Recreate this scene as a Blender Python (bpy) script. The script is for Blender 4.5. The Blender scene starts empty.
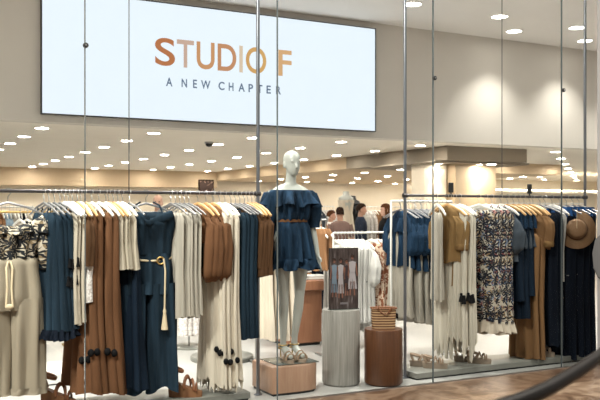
import bpy, math, random
import numpy as np
from mathutils import Vector, Matrix
RND = random.Random(11)
S = bpy.context.scene
COL = S.collection
PI = math.pi
CA, SA = math.cos(math.radians(27.7)), math.sin(math.radians(27.7))
CAMY, EYE, F = -5.82, 1.5, 820.0

# ------------------------------------------------------------------ survey helpers: read a place off the photograph on a plane of known depth
def XP(px, Y):                       # world x of a point seen in column px standing at depth Y
    k = (px - 300) / F
    d = (Y - CAMY) / (CA - k * SA)
    return d * (SA + k * CA)
def ZP(px, py, Y):
    k = (px - 300) / F
    d = (Y - CAMY) / (CA - k * SA)
    return EYE - (py - 212) / F * d
def project(x, y, z):
    y = y - CAMY
    d = x * SA + y * CA
    return 300 + F * (x * CA - y * SA) / d, 212 - F * (z - EYE) / d, d

# ------------------------------------------------------------------ materials
def newmat(name):
    m = bpy.data.materials.new(name); m.use_nodes = True
    nt = m.node_tree; nt.nodes.clear()
    out = nt.nodes.new('ShaderNodeOutputMaterial')
    b = nt.nodes.new('ShaderNodeBsdfPrincipled')
    nt.links.new(b.outputs[0], out.inputs[0])
    return m, nt, b
def coords(nt, scale=(1, 1, 1)):
    t = nt.nodes.new('ShaderNodeTexCoord'); mp = nt.nodes.new('ShaderNodeMapping')
    mp.inputs['Scale'].default_value = scale
    nt.links.new(t.outputs['Object'], mp.inputs[0])
    return mp.outputs[0]
def noise(nt, vec, scale, detail=3, dist=0.0, rough=.5):
    n = nt.nodes.new('ShaderNodeTexNoise')
    n.inputs['Scale'].default_value = scale; n.inputs['Detail'].default_value = detail
    n.inputs['Distortion'].default_value = dist; n.inputs['Roughness'].default_value = rough
    nt.links.new(vec, n.inputs['Vector'])
    return n.outputs['Fac']
def ramp(nt, fac, stops, const=False):
    r = nt.nodes.new('ShaderNodeValToRGB')
    r.color_ramp.interpolation = 'CONSTANT' if const else 'LINEAR'
    e = r.color_ramp.elements
    while len(e) < len(stops): e.new(.5)
    for el, (p, c) in zip(e, stops):
        el.position = p; el.color = (*c, 1)
    nt.links.new(fac, r.inputs[0])
    return r.outputs[0]
def bump(nt, b, fac, strength, dist=.01):
    n = nt.nodes.new('ShaderNodeBump'); n.inputs['Strength'].default_value = strength; n.inputs['Distance'].default_value = dist
    nt.links.new(fac, n.inputs['Height']); nt.links.new(n.outputs[0], b.inputs['Normal'])
def mul(c, k): return tuple(min(1, v * k) for v in c)
def plain(name, col, rough=.5, metal=0., var=.06, scale=6, spec=.5):
    m, nt, b = newmat(name)
    v = coords(nt)
    c = ramp(nt, noise(nt, v, scale), [(.3, mul(col, 1 - var)), (.7, mul(col, 1 + var))])
    nt.links.new(c, b.inputs['Base Color'])
    b.inputs['Roughness'].default_value = rough; b.inputs['Metallic'].default_value = metal
    b.inputs['Specular IOR Level'].default_value = spec
    return m
def fabric(name, col, var=.18, scale=9, rough=.85, grain=.35, stretch=.25):
    m, nt, b = newmat(name)
    v = coords(nt, (1, 1, stretch))
    c = ramp(nt, noise(nt, v, scale, 5), [(.25, mul(col, 1 - var)), (.75, mul(col, 1 + var))])
    nt.links.new(c, b.inputs['Base Color'])
    b.inputs['Roughness'].default_value = rough; b.inputs['Specular IOR Level'].default_value = .1
    bump(nt, b, noise(nt, coords(nt), 160, 2), grain * .5, .002)
    return m
def pleated(name, col, lines=70, depth=.35):
    m, nt, b = newmat(name)
    v = coords(nt, (1, 1, .06))
    c = ramp(nt, noise(nt, v, 30, 2), [(.3, mul(col, .9)), (.7, mul(col, 1.06))])
    nt.links.new(c, b.inputs['Base Color']); b.inputs['Roughness'].default_value = .8
    b.inputs['Specular IOR Level'].default_value = .25
    bump(nt, b, noise(nt, v, lines, 2), depth, .008)
    return m
def printed(name, base, inks, scale, dist=1.5, seed=0.):
    """a printed cloth: each ink is laid where its own noise field runs high"""
    m, nt, b = newmat(name)
    prev = None
    for i, (ink, thr, sc) in enumerate(inks):
        t = nt.nodes.new('ShaderNodeTexCoord'); mp = nt.nodes.new('ShaderNodeMapping')
        mp.inputs['Location'].default_value = (seed + 3.1 * i, 1.7 * i, 5.3 * i)
        nt.links.new(t.outputs['Object'], mp.inputs[0])
        f = noise(nt, mp.outputs[0], scale * sc, 2.5, dist, .55)
        k = ramp(nt, f, [(thr - .015, (0, 0, 0)), (thr + .015, (1, 1, 1))])
        mx = nt.nodes.new('ShaderNodeMix'); mx.data_type = 'RGBA'
        nt.links.new(k, mx.inputs['Factor'])
        if prev is None: mx.inputs['A'].default_value = (*base, 1)
        else: nt.links.new(prev, mx.inputs['A'])
        mx.inputs['B'].default_value = (*ink, 1)
        prev = mx.outputs['Result']
    nt.links.new(prev, b.inputs['Base Color']); b.inputs['Roughness'].default_value = .8
    b.inputs['Specular IOR Level'].default_value = .25
    return m
def wood(name, dark, light, rough=.45, sc=(9, 9, .9)):
    m, nt, b = newmat(name)
    f = noise(nt, coords(nt, sc), 4, 6, .6)
    c = ramp(nt, f, [(.25, dark), (.75, light)])
    nt.links.new(c, b.inputs['Base Color']); b.inputs['Roughness'].default_value = rough
    bump(nt, b, f, .15, .004)
    return m
def emit(name, col, strength):
    m, nt, b = newmat(name)
    b.inputs['Base Color'].default_value = (.05, .05, .05, 1)
    b.inputs['Emission Color'].default_value = (*col, 1); b.inputs['Emission Strength'].default_value = strength
    n = noise(nt, coords(nt), 4)            # a faint unevenness of the lamp
    r = ramp(nt, n, [(0, mul(col, .97)), (1, col)])
    nt.links.new(r, b.inputs['Emission Color'])
    return m
def glassmat(name, tint=(.97, .985, .98), refl=1.0):
    m, nt, b = newmat(name); nt.nodes.remove(b)
    out = [n for n in nt.nodes if n.type == 'OUTPUT_MATERIAL'][0]
    tr = nt.nodes.new('ShaderNodeBsdfTransparent'); tr.inputs[0].default_value = (*tint, 1)
    gl = nt.nodes.new('ShaderNodeBsdfGlossy'); gl.inputs['Roughness'].default_value = .14
    fr = nt.nodes.new('ShaderNodeFresnel'); fr.inputs[0].default_value = 1.045
    mx = nt.nodes.new('ShaderNodeMixShader')
    nt.links.new(fr.outputs[0], mx.inputs[0]); nt.links.new(tr.outputs[0], mx.inputs[1]); nt.links.new(gl.outputs[0], mx.inputs[2])
    nt.links.new(mx.outputs[0], out.inputs[0])
    return m

M = {}
M['denim_teal'] = fabric('denim_teal', (.013, .026, .041), .7, 15, .85, .35, .1)
M['denim_blue'] = fabric('denim_blue', (.010, .026, .053), .7, 12, .85, .35, .15)
M['denim_dress'] = fabric('denim_dress', (.013, .031, .06), .8, 16, .85, .35, .12)
M['denim_deep'] = fabric('denim_deep', (.007, .014, .026), .4, 8)
M['denim_grey'] = fabric('denim_grey', (.06, .075, .095), .3, 8)
M['bright_blue'] = fabric('bright_blue', (.02, .07, .2), .5, 10)
M['navy'] = fabric('navy', (.005, .008, .015), .4, 8)
M['black_cloth'] = fabric('black_cloth', (.008, .008, .009), .3, 8)
M['brown'] = fabric('brown_suede', (.132, .063, .032), .35, 6)
M['brown_dark'] = fabric('dark_brown_suede', (.08, .04, .02), .3, 7)
M['tan'] = fabric('tan_cloth', (.25, .13, .066), .15, 6)
M['khaki'] = fabric('khaki', (.2, .122, .052), .2, 6)
M['khaki_dark'] = fabric('olive_khaki', (.17, .1, .042), .2, 6)
M['camel'] = fabric('camel', (.19, .105, .05), .2, 6)
M['beige'] = fabric('beige_twill', (.3, .26, .2), .1, 5)
M['cuff_cream'] = fabric('cuff_cream', (.55, .42, .24), .1, 8)
M['cream_pleat'] = pleated('cream_pleats', (.47, .42, .34))
M['cream'] = pleated('cream_cloth', (.58, .51, .42), 50)
M['grey_pleat'] = pleated('grey_beige_pleats', (.4, .37, .32))
M['white'] = fabric('white_cotton', (.5, .49, .47), .06, 5)
M['ivory'] = pleated('ivory_fringe', (.63, .57, .48), 110, .6)
M['bone'] = pleated('bone_fringe', (.6, .56, .48), 110, .6)
M['lace'] = printed('white_lace', (.5, .46, .44), [((.75, .72, .7), .5, 1)], 40)
def motif(nt, scale, n, size, seed, jit=1.0, curve=1.0):
    """star-shaped leaves: one many-fingered sprig about each scattered point of the cloth, in the plane of its face"""
    def mth(op, a, b=None):
        m = nt.nodes.new('ShaderNodeMath'); m.operation = op
        for i, v in enumerate((a, b)):
            if v is None: continue
            if isinstance(v, (int, float)): m.inputs[i].default_value = v
            else: nt.links.new(v, m.inputs[i])
        return m.outputs[0]
    t = nt.nodes.new('ShaderNodeTexCoord'); sp = nt.nodes.new('ShaderNodeSeparateXYZ'); nt.links.new(t.outputs['Object'], sp.inputs[0])
    cb = nt.nodes.new('ShaderNodeCombineXYZ')
    nt.links.new(mth('ADD', mth('ADD', sp.outputs['X'], mth('MULTIPLY', sp.outputs['Y'], .8)), seed), cb.inputs[0]); nt.links.new(mth('ADD', sp.outputs['Z'], seed * .37), cb.inputs[1])
    vo = nt.nodes.new('ShaderNodeTexVoronoi'); vo.voronoi_dimensions = '2D'; vo.inputs['Scale'].default_value = scale; vo.inputs['Randomness'].default_value = jit
    nt.links.new(cb.outputs[0], vo.inputs['Vector'])
    d = nt.nodes.new('ShaderNodeVectorMath'); d.operation = 'SUBTRACT'; nt.links.new(cb.outputs[0], d.inputs[0]); nt.links.new(vo.outputs['Position'], d.inputs[1])
    s2 = nt.nodes.new('ShaderNodeSeparateXYZ'); nt.links.new(d.outputs[0], s2.inputs[0])
    sc = nt.nodes.new('ShaderNodeSeparateColor'); nt.links.new(vo.outputs['Color'], sc.inputs[0])
    ang = mth('ADD', mth('ARCTAN2', s2.outputs['Y'], s2.outputs['X']), mth('MULTIPLY', sc.outputs[0], 6.28))
    ang = mth('ADD', ang, mth('MULTIPLY', vo.outputs['Distance'], curve))
    pet = mth('ADD', mth('MULTIPLY', mth('COSINE', mth('MULTIPLY', ang, n)), .42), .58)
    return mth('LESS_THAN', vo.outputs['Distance'], mth('MULTIPLY', mth('MULTIPLY', pet, size), mth('ADD', sc.outputs[1], .55)))
def leafy(name, base, layers):
    m, nt, b = newmat(name); prev = None
    for (inkc, scale, n, size, seed) in layers:
        k = motif(nt, scale, n, size, seed)
        mx = nt.nodes.new('ShaderNodeMix'); mx.data_type = 'RGBA'; nt.links.new(k, mx.inputs['Factor'])
        if prev is None: mx.inputs['A'].default_value = (*base, 1)
        else: nt.links.new(prev, mx.inputs['A'])
        mx.inputs['B'].default_value = (*inkc, 1); prev = mx.outputs['Result']
    nt.links.new(prev, b.inputs['Base Color']); b.inputs['Roughness'].default_value = .8; b.inputs['Specular IOR Level'].default_value = .25
    return m
M['palm'] = leafy('palm_print', (.46, .41, .33), [((.2, .15, .09), 10, 5, .5, .7), ((.012, .014, .018), 9, 9, .66, 2.3), ((.012, .014, .018), 13, 6, .55, 4.1)])
M['floral'] = leafy('floral_print', (.47, .43, .36), [((.1, .15, .25), 11, 5, .45, .9), ((.28, .19, .1), 12, 4, .36, 5.2), ((.2, .04, .04), 13, 5, .26, 3.3), ((.012, .014, .022), 10, 8, .62, 1.7), ((.012, .014, .022), 14, 6, .5, 6.6)])
M['animal'] = printed('brown_spot_print', (.55, .42, .32), [((.2, .07, .035), .5, 1)], 24, 1)
M['oak'] = wood('oak_hanger', (.5, .28, .11), (.66, .42, .2), .4)
M['hanger_white'] = plain('white_hanger', (.8, .78, .74), .35)
M['steel'] = plain('brushed_steel', (.45, .45, .45), .3, 1)
M['steel_hanger'] = plain('grey_hanger', (.3, .3, .31), .35, .6)
M['chrome'] = plain('chrome', (.55, .56, .58), .18, 1)
M['rail'] = plain('dark_metal_rail', (.09, .085, .09), .3, .8)
M['pole'] = plain('satin_pole', (.24, .25, .28), .28, .9)
M['cable'] = plain('cable', (.05, .05, .05), .5)
M['black'] = plain('black_plastic', (.01, .01, .011), .45)
M['brass'] = plain('brass', (.62, .42, .16), .3, 1)
M['white_metal'] = plain('white_powder_coat', (.75, .74, .72), .4)
M['plinth_oak'] = wood('pale_oak', (.29, .165, .105), (.38, .235, .16), .4)
M['ash_grey'] = wood('grey_wood', (.19, .18, .165), (.37, .355, .33), .5, (14, 14, .7))
M['walnut'] = wood('walnut', (.075, .027, .011), (.13, .052, .022), .35)
M['terracotta'] = wood('terracotta_wood', (.27, .115, .06), (.33, .155, .085), .45)
M['platform'] = plain('grey_platform', (.2, .2, .18), .3, .1)
M['mannequin'] = plain('mannequin_skin', (.38, .395, .37), .32, 0, .03)
M['gold'] = plain('gold_straps', (.5, .36, .17), .3, .7)
M['sandal'] = plain('sandal_leather', (.2, .075, .03), .5)
M['sandal_sole'] = wood('cork_sole', (.17, .07, .03), (.26, .12, .05), .6)
M['beige_sandal'] = plain('beige_leather', (.27, .19, .13), .55)
M['beige_sole'] = plain('beige_sole', (.27, .215, .165), .65)
M['skin'] = plain('skin', (.5, .28, .2), .55)
M['skin_light'] = plain('skin_light', (.62, .38, .29), .55)
M['hair_dark'] = fabric('dark_hair', (.022, .012, .008), .3, 20)
M['hair_brown'] = fabric('brown_hair', (.09, .035, .015), .4, 20)
M['hair_short'] = fabric('cropped_hair', (.08, .055, .04), .3, 20)
M['tee'] = fabric('dusty_pink_tee', (.2, .13, .115), .1, 8)
M['suit'] = fabric('navy_suit', (.02, .026, .045), .2, 8)
M['shirt_blue'] = fabric('grey_blue_shirt', (.16, .2, .26), .2, 8)
M['pale_blue'] = fabric('pale_blue', (.26, .35, .44), .2, 8)
M['teal_fold'] = fabric('teal_fold', (.04, .13, .16), .2, 8)
M['rope'] = fabric('cream_rope', (.62, .52, .36), .15, 40)
M['straw'] = wood('straw', (.13, .065, .026), (.22, .12, .055), .7, (40, 40, 40))
M['mirror'] = plain('dark_glass_base', (.1, .11, .1), .1, .3)
M['grey_panel'] = fabric('grey_panel', (.13, .13, .13), .1, 5)
M['handrail'] = plain('black_handrail', (.009, .007, .006), .45, 0, .06, 6, .12)

# the room
def floor_tiles():
    m, nt, b = newmat('white_floor_tile')
    v = coords(nt)
    br = nt.nodes.new('ShaderNodeTexBrick'); nt.links.new(v, br.inputs['Vector'])
    br.offset = 0; br.inputs['Scale'].default_value = 1
    br.inputs['Brick Width'].default_value = .9; br.inputs['Row Height'].default_value = .9; br.inputs['Mortar Size'].default_value = .004
    br.inputs['Color1'].default_value = (.4, .395, .385, 1); br.inputs['Color2'].default_value = (.42, .415, .4, 1); br.inputs['Mortar'].default_value = (.5, .48, .45, 1)
    nt.links.new(br.outputs[0], b.inputs['Base Color'])
    b.inputs['Roughness'].default_value = .32; b.inputs['Specular IOR Level'].default_value = .35
    return m
def floor_marble():
    m, nt, b = newmat('brown_marble')
    v = coords(nt)
    f = noise(nt, v, 3.0, 5, 1.8, .6)
    c = ramp(nt, f, [(.28, (.06, .034, .02)), (.45, (.14, .088, .055)), (.58, (.27, .195, .135)), (.72, (.13, .08, .05))])
    br = nt.nodes.new('ShaderNodeTexBrick'); nt.links.new(v, br.inputs['Vector'])
    br.inputs['Scale'].default_value = 1; br.inputs['Brick Width'].default_value = .8; br.inputs['Row Height'].default_value = .55; br.inputs['Mortar Size'].default_value = .004
    br.inputs['Color1'].default_value = (1, 1, 1, 1); br.inputs['Color2'].default_value = (.72, .66, .62, 1); br.inputs['Mortar'].default_value = (.4, .36, .32, 1)
    mx = nt.nodes.new('ShaderNodeMix'); mx.data_type = 'RGBA'; mx.blend_type = 'MULTIPLY'; mx.inputs['Factor'].default_value = 1
    nt.links.new(c, mx.inputs['A']); nt.links.new(br.outputs[0], mx.inputs['B'])
    nt.links.new(mx.outputs['Result'], b.inputs['Base Color'])
    b.inputs['Roughness'].default_value = .3
    return m
M['tile'] = floor_tiles(); M['marble'] = floor_marble()
M['wall_beige'] = plain('warm_grey_paint', (.68, .64, .585), .7, 0, .02, 2)
M['wall_cream'] = plain('cream_paint', (.8, .71, .58), .7, 0, .02, 2)
M['wall_tan'] = plain('tan_paint', (.55, .42, .28), .7, 0, .03, 2)
M['soffit'] = plain('taupe_paint', (.24, .2, .155), .7, 0, .02, 2)
M['ceiling_paint'] = plain('ceiling_paint', (.93, .87, .78), .8, 0, .015, 2)
M['ceiling_white'] = plain('ceiling_white', (.86, .83, .8), .8, 0, .015, 2)
M['pillar'] = plain('grey_stone', (.3, .295, .29), .4, 0, .05, 3)
M['glass'] = glassmat('shop_glass')
M['seam'] = plain('glass_edge', (.09, .11, .115), .25)
M['lamp'] = emit('lamp_warm', (1, .92, .81), 170)
M['lamp_high'] = emit('lamp_display', (1, .95, .86), 20)
M['cove'] = emit('cove_strip', (1, .86, .62), 26)
M['screen'] = emit('led_screen', (.84, .92, 1.0), 1.03)

# ------------------------------------------------------------------ meshes
class MB:
    def __init__(s): s.v = []; s.f = []
    def add(s, v, f):
        o = len(s.v); s.v += [tuple(p) for p in v]; s.f += [tuple(i + o for i in q) for q in f]; return s
    def box(s, x0, x1, y0, y1, z0, z1, b=0.0):
        if b <= 0:
            v = [(x, y, z) for z in (z0, z1) for x, y in ((x0, y0), (x1, y0), (x1, y1), (x0, y1))]
            return s.add(v, [(3, 2, 1, 0), (4, 5, 6, 7), (0, 1, 5, 4), (1, 2, 6, 5), (2, 3, 7, 6), (3, 0, 4, 7)])
        b = min(b, (x1 - x0) / 2.1, (y1 - y0) / 2.1, (z1 - z0) / 2.1)
        rings = []
        for z, i in ((z0, b), (z0 + b, 0), (z1 - b, 0), (z1, b)):
            a = b + i
            rings.append([(x0 + a, y0 + i, z), (x1 - a, y0 + i, z), (x1 - i, y0 + a, z), (x1 - i, y1 - a, z), (x1 - a, y1 - i, z), (x0 + a, y1 - i, z), (x0 + i, y1 - a, z), (x0 + i, y0 + a, z)])
        return s.loft(rings)
    def loft(s, rings, cap0=True, cap1=True, closed=True):
        n = len(rings[0]); v = [p for r in rings for p in r]; f = []
        for j in range(len(rings) - 1):
            for i in range(n if closed else n - 1):
                k = (i + 1) % n
                f.append((j * n + i, j * n + k, (j + 1) * n + k, (j + 1) * n + i))
        if cap0: f.append(tuple(reversed(range(n))))
        if cap1: f.append(tuple(range((len(rings) - 1) * n, len(rings) * n)))
        return s.add(v, f)
    def tube(s, path, r, n=8, flat=1.0, caps=True):
        P = [Vector(p) for p in path]; rr = r if hasattr(r, '__len__') else [r] * len(P)
        rings = []; side = None
        for i, p in enumerate(P):
            t = (P[min(i + 1, len(P) - 1)] - P[max(i - 1, 0)])
            t = t.normalized() if t.length > 1e-9 else Vector((0, 0, 1))
            if side is None:
                side = t.cross(Vector((0, 1, 0)) if abs(t.y) < .9 else Vector((1, 0, 0))).normalized()
            side = (side - t * side.dot(t)).normalized()
            up = t.cross(side)
            rings.append([tuple(p + (side * math.cos(a) + up * math.sin(a) * flat) * rr[i]) for a in (2 * PI * k / n for k in range(n))])
        return s.loft(rings, caps, caps)
    def lathe(s, prof, n=40, c=(0, 0)):
        rings = [[(c[0] + r * math.cos(2 * PI * k / n), c[1] + r * math.sin(2 * PI * k / n), z) for k in range(n)] for r, z in prof]
        return s.loft(rings)
    def ball(s, c, r, n=12, m=8):
        r = r if hasattr(r, '__len__') else (r, r, r)
        rings = []
        for j in range(m + 1):
            t = PI * (.02 + .96 * j / m)
            rings.append([(c[0] + r[0] * math.sin(t) * math.cos(2 * PI * k / n), c[1] + r[1] * math.sin(t) * math.sin(2 * PI * k / n), c[2] - r[2] * math.cos(t)) for k in range(n)])
        return s.loft(rings)
    def build(s, name, mat, parent=None, smooth=None):
        me = bpy.data.meshes.new(name); me.from_pydata(s.v, [], s.f)
        me.materials.append(mat)
        me.validate()
        o = bpy.data.objects.new(name, me); COL.objects.link(o)
        if parent is not None: o.parent = parent
        if smooth is None or smooth:
            me.polygons.foreach_set('use_smooth', [True] * len(me.polygons))
            try:
                me.set_sharp_from_angle(angle=math.radians(smooth if smooth and smooth is not True else 42))
            except Exception: pass
        me.update()
        return o
def tag(o, label, cat, group=None, kind=None):
    o['label'] = label
    if cat: o['category'] = cat
    if group: o['group'] = group
    if kind: o['kind'] = kind
    return o
def thing(name, label, cat, loc=(0, 0, 0), rz=0, group=None):
    o = bpy.data.objects.new(name, None); COL.objects.link(o)
    o.location = loc; o.rotation_euler = (0, 0, rz); o.empty_display_size = .05
    return tag(o, label, cat, group)
def struct(name, mb, mat, smooth=False, label=None):
    o = mb.build(name, mat, None, smooth) if smooth else mb.build(name, mat, None, smooth=False)
    o['kind'] = 'structure'
    if label: o['label'] = label
    return o
def dup(o, parent=None):
    kids = [c for c in KIDS(o)]
    c = o.copy(); COL.objects.link(c)
    if parent is not None:
        c.parent = parent
    for k in kids: dup(k, c)
    return c
def KIDS(o): return list(o.children)
ORD = ['first', 'second', 'third', 'fourth', 'fifth', 'sixth', 'seventh', 'eighth', 'ninth', 'tenth', 'eleventh', 'twelfth', 'thirteenth', 'fourteenth', 'fifteenth', 'sixteenth']
NUM = ['zero', 'one', 'two', 'three', 'four', 'five', 'six', 'seven', 'eight', 'nine', 'ten', 'eleven', 'twelve']

# ------------------------------------------------------------------ cloth
def cloth(mb, sec, N=60, Mr=30, pleats=9, seed=0, hem=0.0, fringe=0.0, sq=2.6, cap0=True, cap1=False, drift=1.0):
    """a hung tube of cloth; sec rows: z, half width, half depth, fold depth, shift x, shift y"""
    sec = np.array(sec, float)
    rg = np.random.RandomState(seed)
    ph = rg.rand(6) * 6.28
    t0 = np.linspace(0, 1, len(sec)); t0 = (sec[:, 0] - sec[0, 0]) / (sec[-1, 0] - sec[0, 0])
    T = np.linspace(0, 1, Mr)
    th = np.linspace(0, 2 * PI, 361)
    rings = []
    p2, p3 = max(2, int(pleats * .55)), int(pleats * 1.9)
    jag = rg.rand(N) - .5
    for t in T:
        z, hu, hv, amp, cx, cy = [np.interp(t, t0, sec[:, i]) for i in range(6)]
        u = hu * np.sign(np.cos(th)) * np.abs(np.cos(th)) ** (2 / sq)
        v = hv * np.sign(np.sin(th)) * np.abs(np.sin(th)) ** (2 / sq)
        L = np.concatenate([[0], np.cumsum(np.hypot(np.diff(u), np.diff(v)))]); L /= L[-1]
        s = np.arange(N) / N
        uu = np.interp(s, L, u); vv = np.interp(s, L, v)
        du = np.roll(uu, -1) - np.roll(uu, 1); dv = np.roll(vv, -1) - np.roll(vv, 1)
        l = np.hypot(du, dv) + 1e-9
        nx, ny = dv / l, -du / l
        w = .55 * np.sin(2 * PI * pleats * s + ph[0] + drift * .9 * np.sin(2.3 * t + ph[1])) + .3 * np.sin(2 * PI * p2 * s + ph[2] + drift * 2.0 * t) + .15 * np.sin(2 * PI * p3 * s + ph[3])
        a = amp * w * 2.3
        zz = z + hem * (t ** 6) * np.sin(2 * PI * p2 * s + ph[4]) + fringe * (t ** 8) * jag
        rings.append([(uu[i] + nx[i] * a[i] + cx, vv[i] + ny[i] * a[i] + cy, zz[i]) for i in range(N)])
    return mb.loft(rings, cap0, cap1)

# hangers -----------------------------------------------------------
def hanger_parts(root, kind, w=.2):
    hook = MB()
    pts = [(-.016 + 0.0, 0, -.012)] + [(.019 * math.cos(a), 0, .019 * math.sin(a)) for a in np.linspace(PI, -.35, 9)] + [(.012, 0, -.022), (0, 0, -.04), (0, 0, -.085)]
    hook.tube(pts, .0028, 6)
    hook.build('hook', M['steel'], root)
    arm = MB()
    if kind == 'steel':
        arm.tube([(-w, 0, -.17), (-w * .5, 0, -.115), (0, 0, -.083), (w * .5, 0, -.115), (w, 0, -.17)], [.006, .008, .009, .008, .006], 8)
        arm.build('arm', M['steel_hanger'], root)
    else:
        arm.tube([(-w, 0, -.18), (-w * .75, 0, -.143), (-w * .4, 0, -.108), (0, 0, -.082), (w * .4, 0, -.108), (w * .75, 0, -.143), (w, 0, -.18)], [.010, .014, .015, .014, .015, .014, .010], 8, .75)
        arm.build('arm', M['oak'] if kind == 'oak' else M['hanger_white'], root)
HPROTO = {}
HCOL = {'oak': 'pale oak', 'white': 'white wooden', 'steel': 'grey metal'}
def hanger(kind, loc, rz, label, group):
    if kind not in HPROTO:
        o = thing('clothes_hanger', '', 'hanger'); hanger_parts(o, kind); HPROTO[kind] = o
    else:
        o = dup(HPROTO[kind])
    o.location = loc; o.rotation_euler = (0, 0, rz)
    o['label'] = label; o['group'] = group
    return o

# garments ----------------------------------------------------------
def g_dress(mat, hem, top=-.155, w0=.13, w1=.2, t0=.022, t1=.055, a0=.004, a1=.018, pleats=9, seed=1, hemw=.008, fringe=0, waist=None, extra=None):
    def f(root):
        sec = [(top, w0, t0 * .6, a0 * .4, 0, 0), (top - .05, w0 + .035, t0, a0, 0, 0)]
        if waist: sec.append((waist, (w0 + w1) / 2 * .85, (t0 + t1) / 2 * .8, a0, 0, 0))
        sec += [(hem * .55 + top * .45, (w0 + w1) / 2, (t0 + t1) / 2, (a0 + a1) / 2, 0, 0), (hem, w1, t1, a1, 0, 0)]
        body = cloth(MB(), sec, pleats=pleats, seed=seed, hem=hemw, fringe=fringe, N=72 if fringe or pleats > 12 else 60).build('body', M[mat], root, smooth=80)
        for s in (-1, 1):
            MB().tube([(s * w0 * .8, .0, top - .03), (s * w0 * .75, 0, top + .02), (s * w0 * .7, 0, top + .045), (s * w0 * .64, .0, top + .02)], .006, 6, .5).build('strap', M[mat], root)
        if extra: extra(root)
    return f
def g_blouse(mat, hem, top=-.1, w=.2, t=.035, sl=.32, sr=.05, cuff=None, puff=False, amp=.012, seed=1, flare=1.0, extra=None, pleats=7, drop=.03):
    def f(root):
        sec = [(top, .055, .03, .001, 0, 0), (top - .045, .12, .035, .002, 0, 0), (top - .085, w * .94, .03, .003, 0, 0), (top - .14, w, t, .005, 0, 0),
               ((top + hem) / 2, w * .97, t * 1.1, amp * .7, 0, 0), (hem, w * flare, t * 1.25, amp, 0, 0)]
        cloth(MB(), sec, pleats=pleats, seed=seed, hem=.012).build('body', M[mat], root, smooth=80)
        for s in (-1, 1):
            x0, z0 = s * (w - .03), top - .1
            path = [(x0 - s * .02, 0, z0 + .01), (x0 + s * .03, 0, z0 - .05), (x0 + s * (.03 + drop), .004, z0 - sl * .5), (x0 + s * (.02 + drop), .008, z0 - sl)]
            rad = [sr * .65, sr * .85, sr * 1.2, sr * 1.15] if puff else [sr * .8, sr, sr * .95, sr * .9]
            if puff:
                path.append((x0 + s * drop, .01, z0 - sl - .05)); rad.append(sr * .4)
            mb = MB(); P = []
            for k in range(len(path) - 1):
                for q in range(4):
                    u = q / 4; P.append(tuple(np.array(path[k]) * (1 - u) + np.array(path[k + 1]) * u) + (rad[k] * (1 - u) + rad[k + 1] * u,))
            P.append(path[-1] + (rad[-1],))
            rings = []
            for j, (x, y, z, r) in enumerate(P):
                rings.append([(x + .8 * r * math.cos(a) * (1 + .16 * math.sin(5 * a + j * .25)), y + r * .8 * math.sin(a) * (1 + .18 * math.sin(4 * a + seed)), z) for a in (2 * PI * k / 24 for k in range(24))])
            mb.loft(rings)
            sleeve = mb.build('sleeve', M[mat], root, smooth=80)
            if cuff:
                x, y, z, r = P[-1]
                MB().lathe([(r * .80, z - .03), (r * .92, z - .022), (r * .92, z + .02), (r * .8, z + .028)], 24, (x, y)).build('cuff', M[cuff], sleeve)
        if extra: extra(root)
    return f
def pompoms(spots, mat='black_cloth', r=.022):
    def f(root):
        for x, y, z in spots:
            MB().ball((x, y, z), (r, r, r * 1.2), 10, 8).build('pompom', M[mat], root)
    return f
def ruffle(mat, z0, z1, w, t, amp, seed=3, pleats=14, name='ruffle'):
    def f(root):
        cloth(MB(), [(z0, w * .97, t * .95, amp * .4, 0, 0), (z1, w * 1.08, t * 1.3, amp, 0, 0)], pleats=pleats, seed=seed, hem=.012, Mr=10, cap0=False, N=84).build(name, M[mat], root, smooth=80)
    return f
RAILZ, RAILY = 1.65, .30
def cluster(name, noun, cat, place, pxs, hems, maker, hang, group, Y=RAILY, rz=None, zr=RAILZ, jit=4, hwhere=None, scale_j=.05, hangname=None):
    """garments of one kind, one after another along a rail; maker(hem) returns the builder"""
    n = len(pxs); proto = {}
    if rz is None: rz = 104
    hw = hang if isinstance(hang, (list, tuple)) else [hang] * n
    hm = hems if isinstance(hems, (list, tuple)) else [hems] * n
    for i, px in enumerate(pxs):
        X = XP(px, Y)
        hz = ZP(px, hm[i], Y) - zr
        a = math.radians(rz + RND.uniform(-jit, jit))
        if n == 1:
            lab = f'{noun} {place}'; hl = f'{HCOL[hw[i]]} hanger holding the {hangname or noun}'
        else:
            lab = f'{ORD[i]} from the left of {NUM[n]} {noun} {place}'; hl = f'{HCOL[hw[i]]} hanger holding the {ORD[i]} of the {NUM[n]} {hangname or noun}'
        key = round(hz, 2) if n > 1 and hm[i] != hm[0] else 0
        if key not in proto:
            o = thing(name, lab, cat); maker(hz)(o); proto[key] = o
        else:
            o = dup(proto[key]); 
        o.location = (X, Y, zr); o.rotation_euler = (0, 0, a)
        if i: o.scale = (1 + RND.uniform(-scale_j, scale_j), 1 + RND.uniform(-.1, .1), 1 + RND.uniform(-.012, .012))
        tag(o, lab, cat, group if n > 1 else None)
        if i == 0:
            pass
        hanger(hw[i], (X, Y, zr + .0), a, hl, 'hangers for ' + (hangname or noun))

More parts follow.
